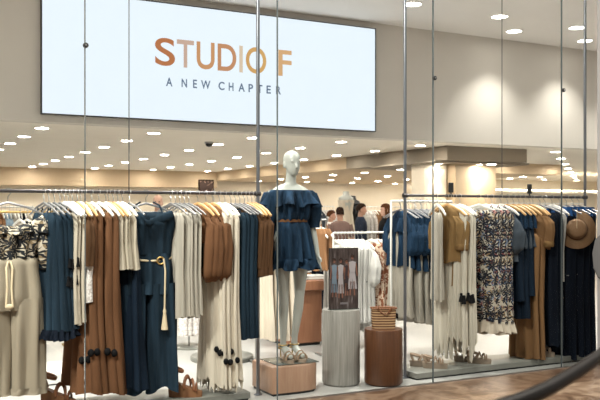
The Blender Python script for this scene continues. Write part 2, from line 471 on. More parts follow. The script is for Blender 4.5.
# ================================================================== THE ROOM
ZC, ZB, YB = 2.67, 2.58, 4.28          # shop ceiling, lower edge of the screen wall, its depth
ZH = 4.26                              # ceiling over the display window
struct('floor', MB().box(-9, 27, 0, 17.2, -.1, 0), M['tile'])
struct('floor_mall', MB().box(-9, 27, -14, 0, -.1, -.002), M['marble'])
struct('trim_1', MB().box(-9, 6.34, -.012, .012, -.05, .006), M['steel'])
struct('wall_screen', MB().box(-9, 27, YB, YB + .22, ZB, ZH + .3), M['wall_beige'])
struct('ceiling_display', MB().box(-9, 27, 0, YB, ZH, ZH + .12), M['ceiling_white'])
struct('ceiling', MB().box(-9, 27, YB + .22, 17.2, ZC, ZC + .12), M['ceiling_paint'])
struct('wall_back', MB().box(-9, 27, 17, 17.2, 0, ZC), M['wall_cream'])
struct('wall_left', MB().box(-9.2, -9, 0, 17.2, 0, ZH + .1), M['wall_cream'])
struct('wall_right', MB().box(27, 27.2, 0, 17.2, 0, ZH + .1), M['wall_cream'])
struct('wall_pillar', MB().box(6.345, 7.6, -.62, -.02, 0, 5.2, .012), M['pillar'], True)
# lowered ceiling zone with its taupe front, and the two wall piers under it
mb = MB(); mb.box(9.0, 10.85, 5.75, 9.2, 2.42, ZC); struct('ceiling_drop', mb, M['soffit'])
mb = MB(); mb.box(9.0, 15.2, 9.2, 16.9, 2.42, ZC); struct('ceiling_drop_rear', mb, M['wall_tan'])
mb = MB(); mb.box(8.85, 11.05, 5.9, 8.0, 2.385, 2.42); struct('trim_2', mb, M['soffit'])
struct('wall_pier', MB().box(8.95, 9.45, 6.35, 6.75, 0, 2.385), M['wall_cream'])
struct('wall_pier_wide', MB().box(9.5, 10.45, 6.15, 6.7, 0, 2.385), M['wall_tan'])
# tan frieze round the far walls; cove ledge at the right
struct('trim_3', MB().box(-9, 9, 16.55, 17, 2.2, ZC), M['wall_tan'])
struct('trim_4', MB().box(15.2, 27, 12.4, 12.7, 0, 2.05), M['wall_cream'])
struct('trim_5', MB().box(15.2, 27, 12.1, 12.7, 2.05, 2.12), M['wall_cream'])
cv = MB().box(15.3, 26.9, 12.62, 12.68, 2.13, 2.16).build('cove_strip_light', M['cove'], smooth=False)
tag(cv, 'long glowing strip lying in the cove ledge on the far right wall', 'strip light')

# glazing: panes between the joints, with dark edges
JX = [-3.23, -1.70, -.18, 1.344, 2.853, 4.372, 5.900, 6.34]
for i in range(len(JX) - 1):
    g = struct(f'window_{i + 1}', MB().box(JX[i] + .004, JX[i + 1] - .004, -.006, .006, .006, ZH), M['glass'])
clampn = 0
for i, x in enumerate(JX[1:-1]):
    s = struct(f'trim_{10 + i}', MB().box(x - .003, x + .003, -.008, .008, .004, ZH), M['seam'])
    where = ['left of the screen', 'further left of the screen', 'in front of the bright screen', 'between screen and brown lettering', 'right of the screen', 'far right beside the tall pole'][i]
    if i < 2 or i == 3: continue
    t = thing('glass_clamp', 'small dark round clamp on the glass joint ' + {2: 'in front of the bright screen', 4: 'just right of the middle pole', 5: 'next to the far right pole'}[i], 'clamp', (x, -.012, 2.67))
    mb = MB(); rings = [[(r * math.cos(a), y, r * math.sin(a)) for a in (2 * PI * k / 20 for k in range(20))] for r, y in ((.016, 0), (.019, -.004), (.019, -.02), (.015, -.026))]
    mb.loft(rings); mb.build('disc', M['black'], t)
    mb = MB(); mb.loft([[(r * math.cos(a), y, r * math.sin(a)) for a in (2 * PI * k / 12 for k in range(12))] for r, y in ((.007, -.026), (.006, -.032))]); mb.build('bolt', M['steel'], t)

# downlights ---------------------------------------------------------
def light_proto(r, mat, ring):
    o = thing('ceiling_light', '', 'ceiling light')
    MB().lathe([(r * 1.18, 0), (r * 1.18, -.008), (r * 1.02, -.014), (r * 1.0, -.006), (r * 1.0, -.0005)], 28).build('trim_ring', ring, o)
    MB().lathe([(r * .99, -.004), (r * .99, -.009), (r * .9, -.0105)], 28).build('diffuser', mat, o)
    return o
lp = light_proto(.088, M['lamp'], M['ceiling_white'])
first = True
def drop_zone(x, y): return (9.0 - .15 < x < 10.85 + .15 and 5.75 - .15 < y < 9.2) or (9.0 - .15 < x < 15.2 + .15 and y >= 9.0)
lights = []
for k in range(9):
    y = 4.43 + 1.45 * k + (0.12 if k == 0 else 0)
    if k == 0: y = 4.62
    row = []
    for j in range(-4, 16):
        x = 2.11 + 1.6 * j
        px, py, d = project(x, y, ZC)
        if d < 3 or px < -60 or px > 660 or x > 24: continue
        row.append((x, y))
    for q, (x, y) in enumerate(row):
        z = 2.385 if (8.8 < x < 11.1 and 5.85 < y < 8.05) else (2.42 if drop_zone(x, y) else ZC)
        lights.append((x, y, z, f'flush round downlight, {ORD[q]} from the left in row {NUM[k + 1]} behind the screen wall'))
for x, y, z, lab in lights:
    if not first: o = dup(lp)
    else: o = lp
    first = False
    o.location = (x, y, z); tag(o, lab, 'ceiling light', 'downlights in the shop ceiling')
hp = light_proto(.11, M['lamp_high'], M['ceiling_white']); first = True
for rname, y, xs in (('front', .85, [.2 + 1.5 * j for j in range(6)]), ('middle', 3.10, [-1.08 + 1.49 * j for j in range(8)]), ('rear', 3.72, [8.69, 10.18, 11.67])):  # front row is added above the view to light the hanging clothes
    for q, x in enumerate(xs):
        o = hp if first else dup(hp); first = False
        o.location = (x, y, ZH)
        tag(o, f'round downlight in the high display ceiling, {ORD[q]} from the left of the {rname} row', 'ceiling light', 'downlights in the display ceiling')
        ld = bpy.data.lights.new('display_spot', 'SPOT'); ld.energy = {'front': 420, 'middle': 90, 'rear': 200}[rname]; ld.color = (1, .95, .87)
        ld.spot_size = math.radians({'front': 85, 'middle': 100, 'rear': 100}[rname]); ld.spot_blend = .8; ld.shadow_soft_size = .09
        lo = bpy.data.objects.new('display_spot', ld); COL.objects.link(lo); lo.location = (x, y, ZH - .03)
        if rname == 'front': lo.rotation_euler = (math.radians(-3), 0, 0)
        if rname == 'middle': lo.rotation_euler = (math.radians(-18), 0, 0)
# pier wash lights
for n, (x, y) in enumerate(((9.2, 6.24), (9.97, 6.04))):
    ld = bpy.data.lights.new('pier_spot', 'SPOT'); ld.energy = 75; ld.color = (1, .8, .52); ld.spot_size = math.radians(62); ld.spot_blend = .7; ld.shadow_soft_size = .04
    lo = bpy.data.objects.new('pier_spot', ld); COL.objects.link(lo); lo.location = (x, y, 2.36)
    o = dup(lp); o.location = (x, y, 2.386); o.scale = (.55, .55, 1)
    tag(o, ['small warm downlight over the narrow wall pier', 'small warm downlight over the wide wall pier'][n], 'ceiling light'); 
    if 'group' in o: del o['group']
t = thing('dome_camera', 'grey domed camera hanging from the shop ceiling left of the middle', 'camera', (XP(209, 7.0), 7.0, ZC)); t.scale = (.75, .75, .75)
MB().lathe([(.1, 0), (.1, -.03), (.085, -.04)], 24).build('base', M['steel'], t)
MB().lathe([(.08, -.04), (.075, -.075), (.05, -.1), (.01, -.112)], 24).build('dome', M['black'], t)

# ------------------------------------------------------------------ LED screen
SX0, SX1, SZ0, SZ1 = XP(42, YB - .06), XP(375, YB - .06), 2.675, 4.155
t = thing('led_screen', 'large bright advertising screen with copper lettering on the beige wall', 'screen', ((SX0 + SX1) / 2, YB, SZ0))
cx = (SX0 + SX1) / 2
fr = MB()
for a in ((SX0 - .009, SX0, SZ0 - .009, SZ1 + .009), (SX1, SX1 + .009, SZ0 - .009, SZ1 + .009), (SX0, SX1, SZ0 - .009, SZ0), (SX0, SX1, SZ1, SZ1 + .009)):
    fr.box(a[0] - cx, a[1] - cx, -.075, 0, a[2] - SZ0, a[3] - SZ0)
fr.build('frame', M['black'], t, smooth=False)
pan = MB().box(SX0 - cx, SX1 - cx, -.06, -.002, 0, SZ1 - SZ0).build('display_panel', M['screen'], t, smooth=False)
def letter(ch, px0, px1, z0, z1, mat, off):
    c = bpy.data.curves.new('glyph', 'FONT'); c.body = ch; c.size = 1; c.offset = off; c.extrude = 0
    ob = bpy.data.objects.new('glyph', c); COL.objects.link(ob)
    bpy.context.view_layer.update()
    me = bpy.data.meshes.new_from_object(ob.evaluated_get(bpy.context.evaluated_depsgraph_get()))
    bpy.data.objects.remove(ob); bpy.data.curves.remove(c)
    v = np.array([q.co[:] for q in me.vertices]); mn, mx = v.min(0), v.max(0)
    x0, x1 = XP(px0, YB - .062), XP(px1, YB - .062)
    for q in me.vertices:
        q.co = ((q.co[0] - mn[0]) / max(1e-6, mx[0] - mn[0]) * (x1 - x0) + x0 - cx, -.0625, (q.co[1] - mn[1]) / (mx[1] - mn[1]) * (z1 - z0) + z0 - SZ0)
    me.materials.clear(); me.materials.append(mat)
    o = bpy.data.objects.new('letter', me); COL.objects.link(o); o.parent = pan
def ink(name, a, b, x0=None, x1=None):
    """screen picture colour: two tones running across one letter"""
    m, nt, bs = newmat(name)
    tc = nt.nodes.new('ShaderNodeTexCoord'); sp = nt.nodes.new('ShaderNodeSeparateXYZ'); nt.links.new(tc.outputs['Generated'], sp.inputs[0])
    c = ramp(nt, sp.outputs['X'], [(.1, a), (.9, b)])
    bs.inputs['Base Color'].default_value = (.02, .02, .02, 1); bs.inputs['Roughness'].default_value = .6
    nt.links.new(c, bs.inputs['Emission Color']); bs.inputs['Emission Strength'].default_value = .95
    return m
cop, copl, pal, pale, gold = (.50, .17, .055), (.62, .30, .13), (.60, .43, .36), (.80, .70, .60), (.64, .33, .10)
zt0, zt1 = 3.36, 3.715
for ch, a, b, m in (('S', 155, 175, ink('ink_s', cop, copl)), ('T', 176.8, 194, ink('ink_t', (.62, .42, .33), (.55, .38, .31))), ('U', 196.6, 214.6, ink('ink_u', copl, cop)),
                    ('D', 217.6, 236.3, ink('ink_d', (.58, .27, .13), pale)), ('I', 239.3, 242.8, ink('ink_i', (.7, .5, .33), (.75, .58, .42))), ('O', 245.8, 266.3, ink('ink_o', gold, (.72, .42, .14))), ('F', 278.3, 291.6, ink('ink_f', (.75, .4, .14), (.72, .42, .2)))):
    letter(ch, a, b, zt0, zt1, m, .014)
slate = ink('ink_slate', (.10, .155, .25), (.10, .155, .25))
for ch, a, b in (('A', 166, 172.4), ('N', 181.6, 187), ('E', 193, 197), ('W', 201, 210.4), ('C', 218.5, 224.5), ('H', 228.7, 233.5), ('A', 238.4, 244.8), ('P', 248.5, 253), ('T', 257.2, 262.4), ('E', 266.5, 270.8), ('R', 276, 281)):
    letter(ch, a, b, 3.105, 3.214, slate, .02)

# ------------------------------------------------------------------ poles, rails, platforms
for px, lab in ((258, 'slim satin pole at the right end of the left clothes rail'), (405, 'slim satin pole at the left end of the right clothes rail'), (585, 'slim satin pole at the right end of the right clothes rail')):
    x = XP(px, RAILY)
    t = thing('display_pole', lab, 'pole', (x, RAILY, 0))
    MB().lathe([(.0145, .004), (.0145, ZH)], 16).build('tube', M['pole'], t)
    MB().lathe([(.035, 0), (.035, .006), (.018, .012)], 20).build('base', M['pole'], t)
for i, (p0, p1, pc) in enumerate(((None, 258, 129), (405, 585, 502))):
    x0 = .1 if p0 is None else XP(p0, RAILY); x1 = XP(p1, RAILY)
    t = thing('clothes_rail', ['dark clothes rail on the left, carrying the denim jumpsuit', 'dark clothes rail on the right, carrying the floral dresses'][i], 'rail', (x0, RAILY, RAILZ))
    MB().tube([(0, 0, 0), (x1 - x0, 0, 0)], .0125, 12).build('bar', M['rail'], t)
    for xx in (0.0 if p0 else .02, x1 - x0):
        MB().tube([(xx - .02, 0, 0), (xx + .02, 0, 0)], .021, 14).build('pole_clamp', M['rail'], t)
    xc = XP(pc, RAILY)
    c = MB().tube([(0, 0, .012), (0, 0, ZH - RAILZ)], .0038, 8).build('suspension_cable', M['cable'])
    c.location = (xc, RAILY, RAILZ)
    tag(c, ['thin dark cable from the ceiling to the middle of the left rail', 'thin dark cable from the ceiling to the middle of the right rail'][i], 'cable')
xr0 = .35
def platform(x0, x1, lab):
    t = thing('display_platform', lab, 'platform', ((x0 + x1) / 2, .36, 0)); w = (x1 - x0) / 2
    MB().box(-w + .012, w - .012, -.19, .19, 0, .012).build('base', M['black'], t)
    MB().box(-w, w, -.205, .205, .012, .066, .006).build('top', M['platform'], t)
platform(xr0, XP(251, .15), 'low grey metal platform under the left clothes rail')
platform(XP(417, .15), XP(592, .15) - .02, 'low grey metal platform under the right clothes rail')
for px in (451, 529.5):
    x = XP(px, RAILY)
    t = thing('sign_holder', {451: 'small black sign standing on the right rail above the khaki shirts', 529.5: 'small black sign standing on the right rail above the camel blouse'}[px], 'sign', (x, RAILY, RAILZ))
    MB().box(-.028, .028, -.006, .006, .03, .125, .003).build('panel', M['black'], t)
    MB().tube([(0, 0, .012), (0, 0, .034)], .006, 8).build('clip', M['black'], t)

# ------------------------------------------------------------------ plinths, mannequin, poster, bag
t = thing('display_plinth', 'low pale oak plinth with a rounded corner under the mannequin', 'plinth', (3.12, .17, 0))
ol = [(-.225, 0), (.02, -.004), (.12, .004), (.185, .03), (.222, .08), (.235, .15), (.235, .40), (.2, .44), (-.19, .44), (-.225, .40)]
def prism(ol, z0, z1, b=.006):
    cxx = sum(p[0] for p in ol) / len(ol); cyy = sum(p[1] for p in ol) / len(ol)
    def sh(k): return [(cxx + (x - cxx) * k, cyy + (y - cyy) * k) for x, y in ol]
    mb = MB(); k = 1 - b / .25
    mb.loft([[(x, y, z0) for x, y in sh(1)], [(x, y, z1 - b) for x, y in sh(1)], [(x, y, z1) for x, y in sh(k)]])
    return mb
prism(ol, .02, .235).build('body', M['plinth_oak'], t, smooth=50)
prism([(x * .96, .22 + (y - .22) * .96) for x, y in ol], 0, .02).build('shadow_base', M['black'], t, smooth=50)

t = thing('cylinder_plinth', 'tall grey wood cylinder plinth carrying the photo board', 'plinth', (XP(341, .36), .36, 0))
MB().lathe([(.15, 0), (.15, .015), (.163, .015), (.165, .02), (.165, .645), (.162, .652)], 56).build('body', M['ash_grey'], t)
PX1 = t.location.x
t = thing('cylinder_plinth', 'short brown walnut cylinder plinth carrying the straw bag', 'plinth', (XP(383.5, .19), .19, 0))
MB().lathe([(.15, 0), (.15, .015), (.166, .015), (.168, .02), (.168, .475), (.165, .482)], 56).build('body', M['walnut'], t)
PX2 = t.location.x

# photo board with four women in pale clothes
bw, bh = .275, .535
t = thing('photo_board', 'dark fashion photo board of women in pale clothes on the grey cylinder', 'poster', (PX1 + .008, .33, .652), math.radians(-8))
MB().box(-bw / 2, bw / 2, -.006, .006, 0, bh).build('board', M['black'], t, smooth=False)
mg, nt, b = newmat('photo_ground')
nt.links.new(ramp(nt, noise(nt, coords(nt, (14, 1, 2.2)), 3, 3), [(.35, (.02, .012, .011)), (.6, (.07, .05, .048)), (.8, (.22, .2, .21))]), b.inputs['Base Color']); b.inputs['Roughness'].default_value = .35
pic = MB().box(-bw / 2 + .004, bw / 2 - .004, -.0072, -.006, .004, bh - .004).build('photo_print', mg, t, smooth=False)
inkd = {'dress': plain('print_dress', (.34, .31, .33), .4), 'blue': plain('print_blue', (.15, .2, .26), .4), 'skin': plain('print_skin', (.19, .085, .06), .4), 'hair': plain('print_hair', (.02, .01, .008), .4), 'ground': plain('print_dark', (.03, .02, .025), .4)}
def fig(cx0, top, bot, w, col, trousers):
    mb = MB(); y0, y1 = -.0078, -.0072
    def flat(pts): mb_.loft([[(x, y1, z) for x, z in pts], [(x, y0, z) for x, z in pts]])
    h = top - bot
    mb_ = MB()
    for s in (-1, 1): flat([(cx0 + s * w * .28 - .006, bot), (cx0 + s * w * .28 + .006, bot), (cx0 + s * w * .2 + .007, bot + h * .35), (cx0 + s * w * .2 - .007, bot + h * .35)])
    for s in (-1, 1): flat([(cx0 + s * w * .62 - .005, bot + h * .48), (cx0 + s * w * .62 + .005, bot + h * .48), (cx0 + s * w * .45 + .005, bot + h * .8), (cx0 + s * w * .45 - .005, bot + h * .8)])
    flat([(cx0 + .012 * math.cos(a), top - .018 + .018 * math.sin(a)) for a in (2 * PI * k / 12 for k in range(12))])
    mb_.build('printed_skin', inkd['skin'], pic, smooth=False)
    mb_ = MB()
    flat([(cx0 - w * .45, bot + h * .83), (cx0 - w * .32, bot + h * .56), (cx0 + w * .32, bot + h * .56), (cx0 + w * .45, bot + h * .83), (cx0, bot + h * .86)][::-1])
    if trousers:
        flat([(cx0 - w * .34, bot + h * .58), (cx0 - w * .6, bot + h * .16), (cx0 - w * .08, bot + h * .16), (cx0, bot + h * .44), (cx0 + w * .08, bot + h * .16), (cx0 + w * .6, bot + h * .16), (cx0 + w * .34, bot + h * .58)])
    else:
        flat([(cx0 - w * .34, bot + h * .57), (cx0 - w * .5, bot + h * .12), (cx0 + w * .5, bot + h * .12), (cx0 + w * .34, bot + h * .57)])
    mb_.build('printed_clothes', inkd[col], pic, smooth=False)
    mb_ = MB(); flat([(cx0 + .017 * math.cos(a), top - .012 + .02 * math.sin(a)) for a in (PI * k / 8 - .4 for k in range(11))]); mb_.build('printed_hair', inkd['hair'], pic, smooth=False)
fig(-.09, .44, .11, .058, 'blue', False); fig(-.03, .44, .1, .06, 'dress', False); fig(.026, .43, .12, .036, 'ground', False); fig(.08, .47, .12, .075, 'dress', True)
MB().box(-.035, .035, -.0082, -.0072, .045, .062).build('printed_caption', plain('print_caption', (.16, .14, .15), .4), pic, smooth=False)
MB().box(-bw / 2, bw / 2, -.03, .03, 0, .006).build('foot', M['mirror'], t, smooth=False)

# straw bag
t = thing('straw_bag', 'striped straw basket bag with brown handles on the walnut cylinder', 'bag', (PX2 + .0, .19, .482), math.radians(-22))
def rrect(a, b, z, n=40, sq=4):
    return [(a * math.copysign(abs(math.cos(q)) ** (2 / sq), math.cos(q)), b * math.copysign(abs(math.sin(q)) ** (2 / sq), math.sin(q)), z) for q in (2 * PI * k / n for k in range(n))]
rings = []
for j in range(49):
    z = .18 * j / 48; w = .5 + .5 * math.cos(2 * PI * j / 6)
    k = 1 + .025 * w + .12 * z / .18 * .6
    rings.append(rrect(.1 * k, .05 * k, z))
ms, nt, b = newmat('straw_stripes')
wv = nt.nodes.new('ShaderNodeTexWave'); wv.bands_direction = 'Z'; wv.inputs['Scale'].default_value = 14; wv.inputs['Distortion'].default_value = .6
nt.links.new(coords(nt), wv.inputs['Vector'])
nt.links.new(ramp(nt, wv.outputs['Fac'], [(.2, (.1, .04, .018)), (.5, (.32, .17, .08)), (.85, (.5, .33, .18))]), b.inputs['Base Color']); b.inputs['Roughness'].default_value = .75
MB().loft(rings, True, False).build('body', ms, t, smooth=60)
MB().tube([p for p in rrect(.113, .058, .18)] + [rrect(.113, .058, .18)[0]], .006, 8).build('rim', M['sandal'], t)
for s in (-1, 1):
    MB().tube([(-.06, s * .056, .16), (-.056, s * .062, .195), (-.035, s * .068, .15), (0, s * .072, .128), (.035, s * .068, .15), (.056, s * .062, .195), (.06, s * .056, .16)], .006, 8).build('handle', M['sandal'], t)
MB().box(.112, .128, -.018, .018, .085, .13, .004).build('leather_tab', M['black_cloth'], t)

# ------------------------------------------------------------------ bodies
def limb(mb, pts, r, n=14):
    P = [Vector(p) for p in pts]; out = []; rad = []
    for i in range(len(P) - 1):
        for q in range(5):
            u = q / 5; out.append(P[i].lerp(P[i + 1], u)); rad.append(r[i] * (1 - u) + r[i + 1] * u)
    out.append(P[-1]); rad.append(r[-1])
    return mb.tube(out, rad, n)
def oval(mb, rows, n=28, sq=2.2):
    rings = []
    for z, hx, hy, cx, cy in rows:
        rings.append([(cx + hx * math.copysign(abs(math.cos(a)) ** (2 / sq), math.cos(a)), cy + hy * math.copysign(abs(math.sin(a)) ** (2 / sq), math.sin(a)), z) for a in (2 * PI * k / n for k in range(n))])
    return mb.loft(rings)
def hand(mb, w, d, k=1.0, side=1):
    """palm and five fingers from wrist w, pointing along d (down), thumb towards the front"""
    w = Vector(w); d = Vector(d).normalized(); f = Vector((0, -1, 0)); f = (f - d * f.dot(d)).normalized(); n = d.cross(f)
    rings = []
    for t, a, b in ((0, .024, .017), (.03, .034, .015), (.07, .038, .014), (.095, .036, .012)):
        c = w + d * t * k
        rings.append([tuple(c + f * a * k * math.cos(q) + n * b * k * math.sin(q)) for q in (2 * PI * j / 12 for j in range(12))])
    mb.loft(rings)
    for i, (o, L) in enumerate(((.029, .068), (.010, .078), (-.010, .072), (-.029, .056))):
        b = w + d * .085 * k + f * o * k
        curl = n * (-side) * .5
        p1 = b + (d + curl * .25) * L * .45 * k; p2 = p1 + (d + curl * .7) * L * .33 * k; p3 = p2 + (d + curl * 1.1).normalized() * L * .24 * k
        mb.tube([b, p1, p2, p3], [.0095 * k, .009 * k, .008 * k, .0065 * k], 8)
    b = w + d * .03 * k + f * .028 * k
    mb.tube([b, b + (d * .6 + f * .7) * .035 * k, b + (d * .6 + f * .7) * .035 * k + (d * .95 + f * .25) * .032 * k], [.012 * k, .0105 * k, .008 * k], 8)
def head(mb, z, k=1.0, cy=0.0, cx=0.0):
    """z = chin height; a head 0.225 k tall looking towards -y"""
    rows = []
    for t, hx, hy, oy in ((0, .026, .022, -.052), (.022, .044, .046, -.036), (.05, .056, .066, -.022), (.085, .064, .080, -.008), (.12, .070, .09, 0), (.15, .072, .093, .003), (.18, .066, .085, .004), (.205, .050, .064, .004), (.22, .026, .034, .004), (.226, .008, .01, .004)):
        rows.append((z + t * k, hx * k, hy * k, cx, cy + oy * k))
    oval(mb, rows, 24, 2.1)
    mb.tube([(cx, cy - .083 * k, z + .118 * k), (cx, cy - .096 * k, z + .085 * k), (cx, cy - .104 * k, z + .068 * k), (cx, cy - .08 * k, z + .062 * k)], [.008 * k, .011 * k, .014 * k, .009 * k], 8)
    for s in (-1, 1):
        mb.ball((cx + s * .072 * k, cy + .012 * k, z + .09 * k), (.009 * k, .02 * k, .032 * k), 8, 8)
        mb.ball((cx + s * .030 * k, cy - .078 * k, z + .122 * k), (.02 * k, .012 * k, .007 * k), 8, 6)
    for q, rz_ in ((.046, .006), (.036, .0075)):
        mb.ball((cx, cy - .076 * k, z + q * k), (.024 * k, .014 * k, rz_ * k), 10, 6)
def fuse(o, voxel, it=4):
    m = o.modifiers.new('fuse', 'REMESH'); m.mode = 'VOXEL'; m.voxel_size = voxel; m.use_smooth_shade = True
    s = o.modifiers.new('smooth', 'SMOOTH'); s.factor = .5; s.iterations = it
    return o

# mannequin in the denim dress
t = thing('mannequin', 'pale bald mannequin in a blue denim ruffle dress on the low oak plinth', 'mannequin', (3.165, .37, .235))
B = MB()
z0 = .05
oval(B, [(.93, .10, .085, 0, .01), (.98, .155, .10, 0, .01), (1.04, .168, .108, 0, .012), (1.10, .150, .095, 0, .008), (1.19, .112, .08, 0, 0), (1.27, .125, .09, 0, -.004), (1.35, .145, .105, 0, -.01), (1.41, .160, .09, 0, -.002), (1.455, .168, .065, 0, .012), (1.485, .12, .052, 0, .018), (1.505, .065, .045, 0, .02)])
oval(B, [(1.46, .062, .055, 0, .015), (1.52, .047, .046, 0, .01), (1.56, .044, .044, 0, .002), (1.62, .045, .046, 0, -.005)], 18, 2)
head(B, 1.575, .94, -.012)
for s in (-1, 1):
    fx = .062 if s < 0 else .045
    limb(B, [(s * .085, .01, 1.0), (s * .085, -.005, .80), (s * .075, -.01, .56), (s * .07, .005, .44), (s * fx, .025, .20), (s * fx, .03, .13)], [.082, .068, .042, .043, .027, .028])
    # high-arched foot
    limb(B, [(s * fx, .035, .125), (s * fx, -.02, .095), (s * fx * 1.05, -.075, .065), (s * fx * 1.05, -.13, .058)], [.033, .031, .030, .02], 10)
    limb(B, [(s * .165, .012, 1.44), (s * .192, .02, 1.30), (s * .208, .02, 1.15), (s * .222, -.01, 1.02), (s * .23, -.045, .90)], [.043, .037, .032, .03, .021])
    hand(B, (s * .23, -.045, .905), (s * .04, -.12, -1), .95, s)
fuse(B.build('body', M['mannequin'], t), .007, 5)
def mpart(name, sec, pleats, seed, mat='denim_dress', hem=.012, N=84, Mr=18, cap0=False, parent=t):
    mb = MB(); cloth(mb, sec, N=N, Mr=Mr, pleats=pleats, seed=seed, hem=hem, sq=2.3, cap0=cap0); return mb.build(name, M[mat], parent, smooth=80)
mpart('bodice', [(1.44, .19, .095, .002, 0, .005), (1.36, .175, .12, .006, 0, -.005), (1.26, .155, .125, .012, 0, 0), (1.21, .15, .115, .008, 0, 0), (1.185, .128, .095, .002, 0, 0)], 16, 5)
mpart('shoulder_ruffle', [(1.45, .20, .10, .002, 0, .005), (1.435, .207, .115, .010, 0, .003), (1.32, .245, .165, .036, 0, 0)], 12, 8, hem=.016)
mpart('skirt', [(1.20, .128, .095, .003, 0, 0), (1.14, .15, .115, .008, 0, .002), (1.0, .172, .135, .013, 0, .005), (.86, .186, .15, .024, 0, .005)], 11, 9)
mpart('hem_ruffle', [(.875, .186, .15, .016, 0, .005), (.86, .196, .16, .02, 0, .005), (.785, .212, .178, .032, 0, .005)], 14, 12)
bt = MB()
for j in range(3): bt.tube([(.139 * math.cos(a), .106 * math.sin(a), 1.192 + .008 * math.sin(6 * a + j * 2.1)) for a in (2 * PI * k / 48 for k in range(49))], .0055, 8)
bt.build('belt', M['brown'], t)
for s in (-1, 1):
    sl = MB(); rings = []
    for j in range(16):
        u = j / 15; z = 1.43 - .30 * u; r = .055 + .03 * math.sin(PI * min(1, u * 1.1)) ; xx = s * (.19 + .03 * u)
        rings.append([(xx + r * math.cos(a) * (1 + .1 * math.sin(6 * a)), .012 + r * math.sin(a) * (1 + .1 * math.sin(5 * a + u)), z) for a in (2 * PI * k / 36 for k in range(36))])
    sl.loft(rings).build('sleeve', M['denim_dress'], t, smooth=80)
    fx = s * (.064 if s < 0 else .047)
    sh = MB().loft([[(fx + .043 * math.cos(a) * (1 - .18 * math.sin(a)), -.045 + .105 * math.sin(a), z) for a in (2 * PI * k / 24 for k in range(24))] for z in (.008, .035)])
    shoe = sh.build('shoe', M['beige_sole'], t, smooth=50)
    for q, (yy, zz) in enumerate(((-.115, .07), (-.075, .085))):
        MB().tube([(fx + .044 * math.cos(a), yy, .03 + (zz - .03 + .012) * math.sin(a)) for a in (PI * k / 10 for k in range(11))], .008, 8, 1).build('strap', M['beige_sandal'], shoe)
    for zz in (.115, .14): MB().tube([(fx + .037 * math.cos(a), .033 + .04 * math.sin(a), zz) for a in (2 * PI * k / 20 for k in range(21))], .007, 8).build('ankle_strap', M['gold'], shoe)
    MB().tube([(fx, .068, .03), (fx, .076, .13)], .006, 8).build('heel_strap', M['gold'], shoe)
b = MB().box(-.2, .19, -.15, .2, 0, .008, .003).build('glass_base', M['mirror'], t)

# sandals -----------------------------------------------------------
def sandal(label, loc, rz, kind, group=None, k=1.0):
    t = thing('wedge_sandal' if kind == 'wedge' else 'platform_sandal', label, 'sandal', loc, rz, group); t.scale = (k, k, k * (1.32 if kind == 'wedge' else 1))
    so, st = (M['sandal_sole'], M['sandal']) if kind == 'wedge' else (M['beige_sole'], M['beige_sandal'])
    n = 40; bot = []; top = []; mid = []
    for i in range(n):
        a = 2 * PI * i / n
        y = -.125 * math.sin(a); w = .036 + .007 * math.sin(a) 
        x = w * math.copysign(abs(math.cos(a)) ** .8, math.cos(a))
        u = (y + .125) / .25       # 0 toe .. 1 heel
        h = (.03 + .075 * u ** 1.3) if kind == 'wedge' else .048 + .012 * u
        bot.append((x * .95, y * (.98 if u < .5 else .93), 0)); mid.append((x, y, h - .008)); top.append((x * .97, y * .98, h))
    MB().loft([bot, mid, top]).build('sole', so, t, smooth=50)
    H = lambda y: (.03 + .075 * ((y + .125) / .25) ** 1.3) if kind == 'wedge' else .048 + .012 * (y + .125) / .25
    for j, (y, hh, lean) in enumerate(((-.085, .035, 0), (-.055, .05, .015), (-.02, .06, -.02)) if kind == 'wedge' else ((-.08, .04, .0), (-.05, .052, .012))):
        MB().tube([(.041 * math.cos(a), y + lean * math.cos(a) + .004, H(y) - .004 + hh * math.sin(a)) for a in (PI * q / 12 for q in range(13))], .0125, 8, .6).build('strap', st, t)
    if kind != 'wedge':
        for s in (-1, 1): MB().tube([(s * .036, -.03, H(-.03)), (-s * .01, -.005, H(0) + .06), (-s * .036, .03, H(.03))], .012, 8, .7).build('cross_strap', st, t)
    hz = H(.09)
    top_ = hz + (.06 if kind == 'wedge' else .055)
    MB().tube([(.033 * math.cos(a), .062 + .045 * math.sin(a), top_ + .012 * math.sin(a)) for a in (2 * PI * q / 24 for q in range(25))], .0115, 8, 1).build('ankle_strap', st, t)
    MB().tube([(-.028, .085, hz - .006), (-.026, .098, hz + .03), (-.0, .108, top_ + .012), (.026, .098, hz + .03), (.028, .085, hz - .006)], .0125, 8).build('heel_strap', st, t)
    return t
zp = .066
sandal('brown wedge sandal on the left platform below the denim jumpsuit', (XP(185, .235), .235, zp), math.radians(66), 'wedge', k=1.08)
sandal('brown wedge sandal on the left platform below the beige trousers', (XP(58, .41), .41, zp), math.radians(60), 'wedge', k=1.08)
s1 = math.radians(52)
for px, lab in ((435, 'under the white fringe dress'), (479, 'under the floral dresses'), (543, 'beside the camel trousers')):
    x = XP(px, .27)
    sandal(f'beige strappy platform sandal {lab}, nearer the glass', (x, .27, zp), s1, 'platform', k=.92)
    sandal(f'beige strappy platform sandal {lab}, further from the glass', (x - .05, .405, zp), s1 + .12, 'platform', k=.92)

# ================================================================== LEFT RAIL
def tassel_extra(spots, mat, L=.07, r=.014):
    def f(root):
        for x, y, z in spots:
            MB().lathe([(r * .3, z + L), (r * .7, z + L * .9), (r * .55, z + L * .78), (r, z + L * .3), (r * 1.15, z)], 12, (x, y)).build('tassel', M[mat], root)
    return f
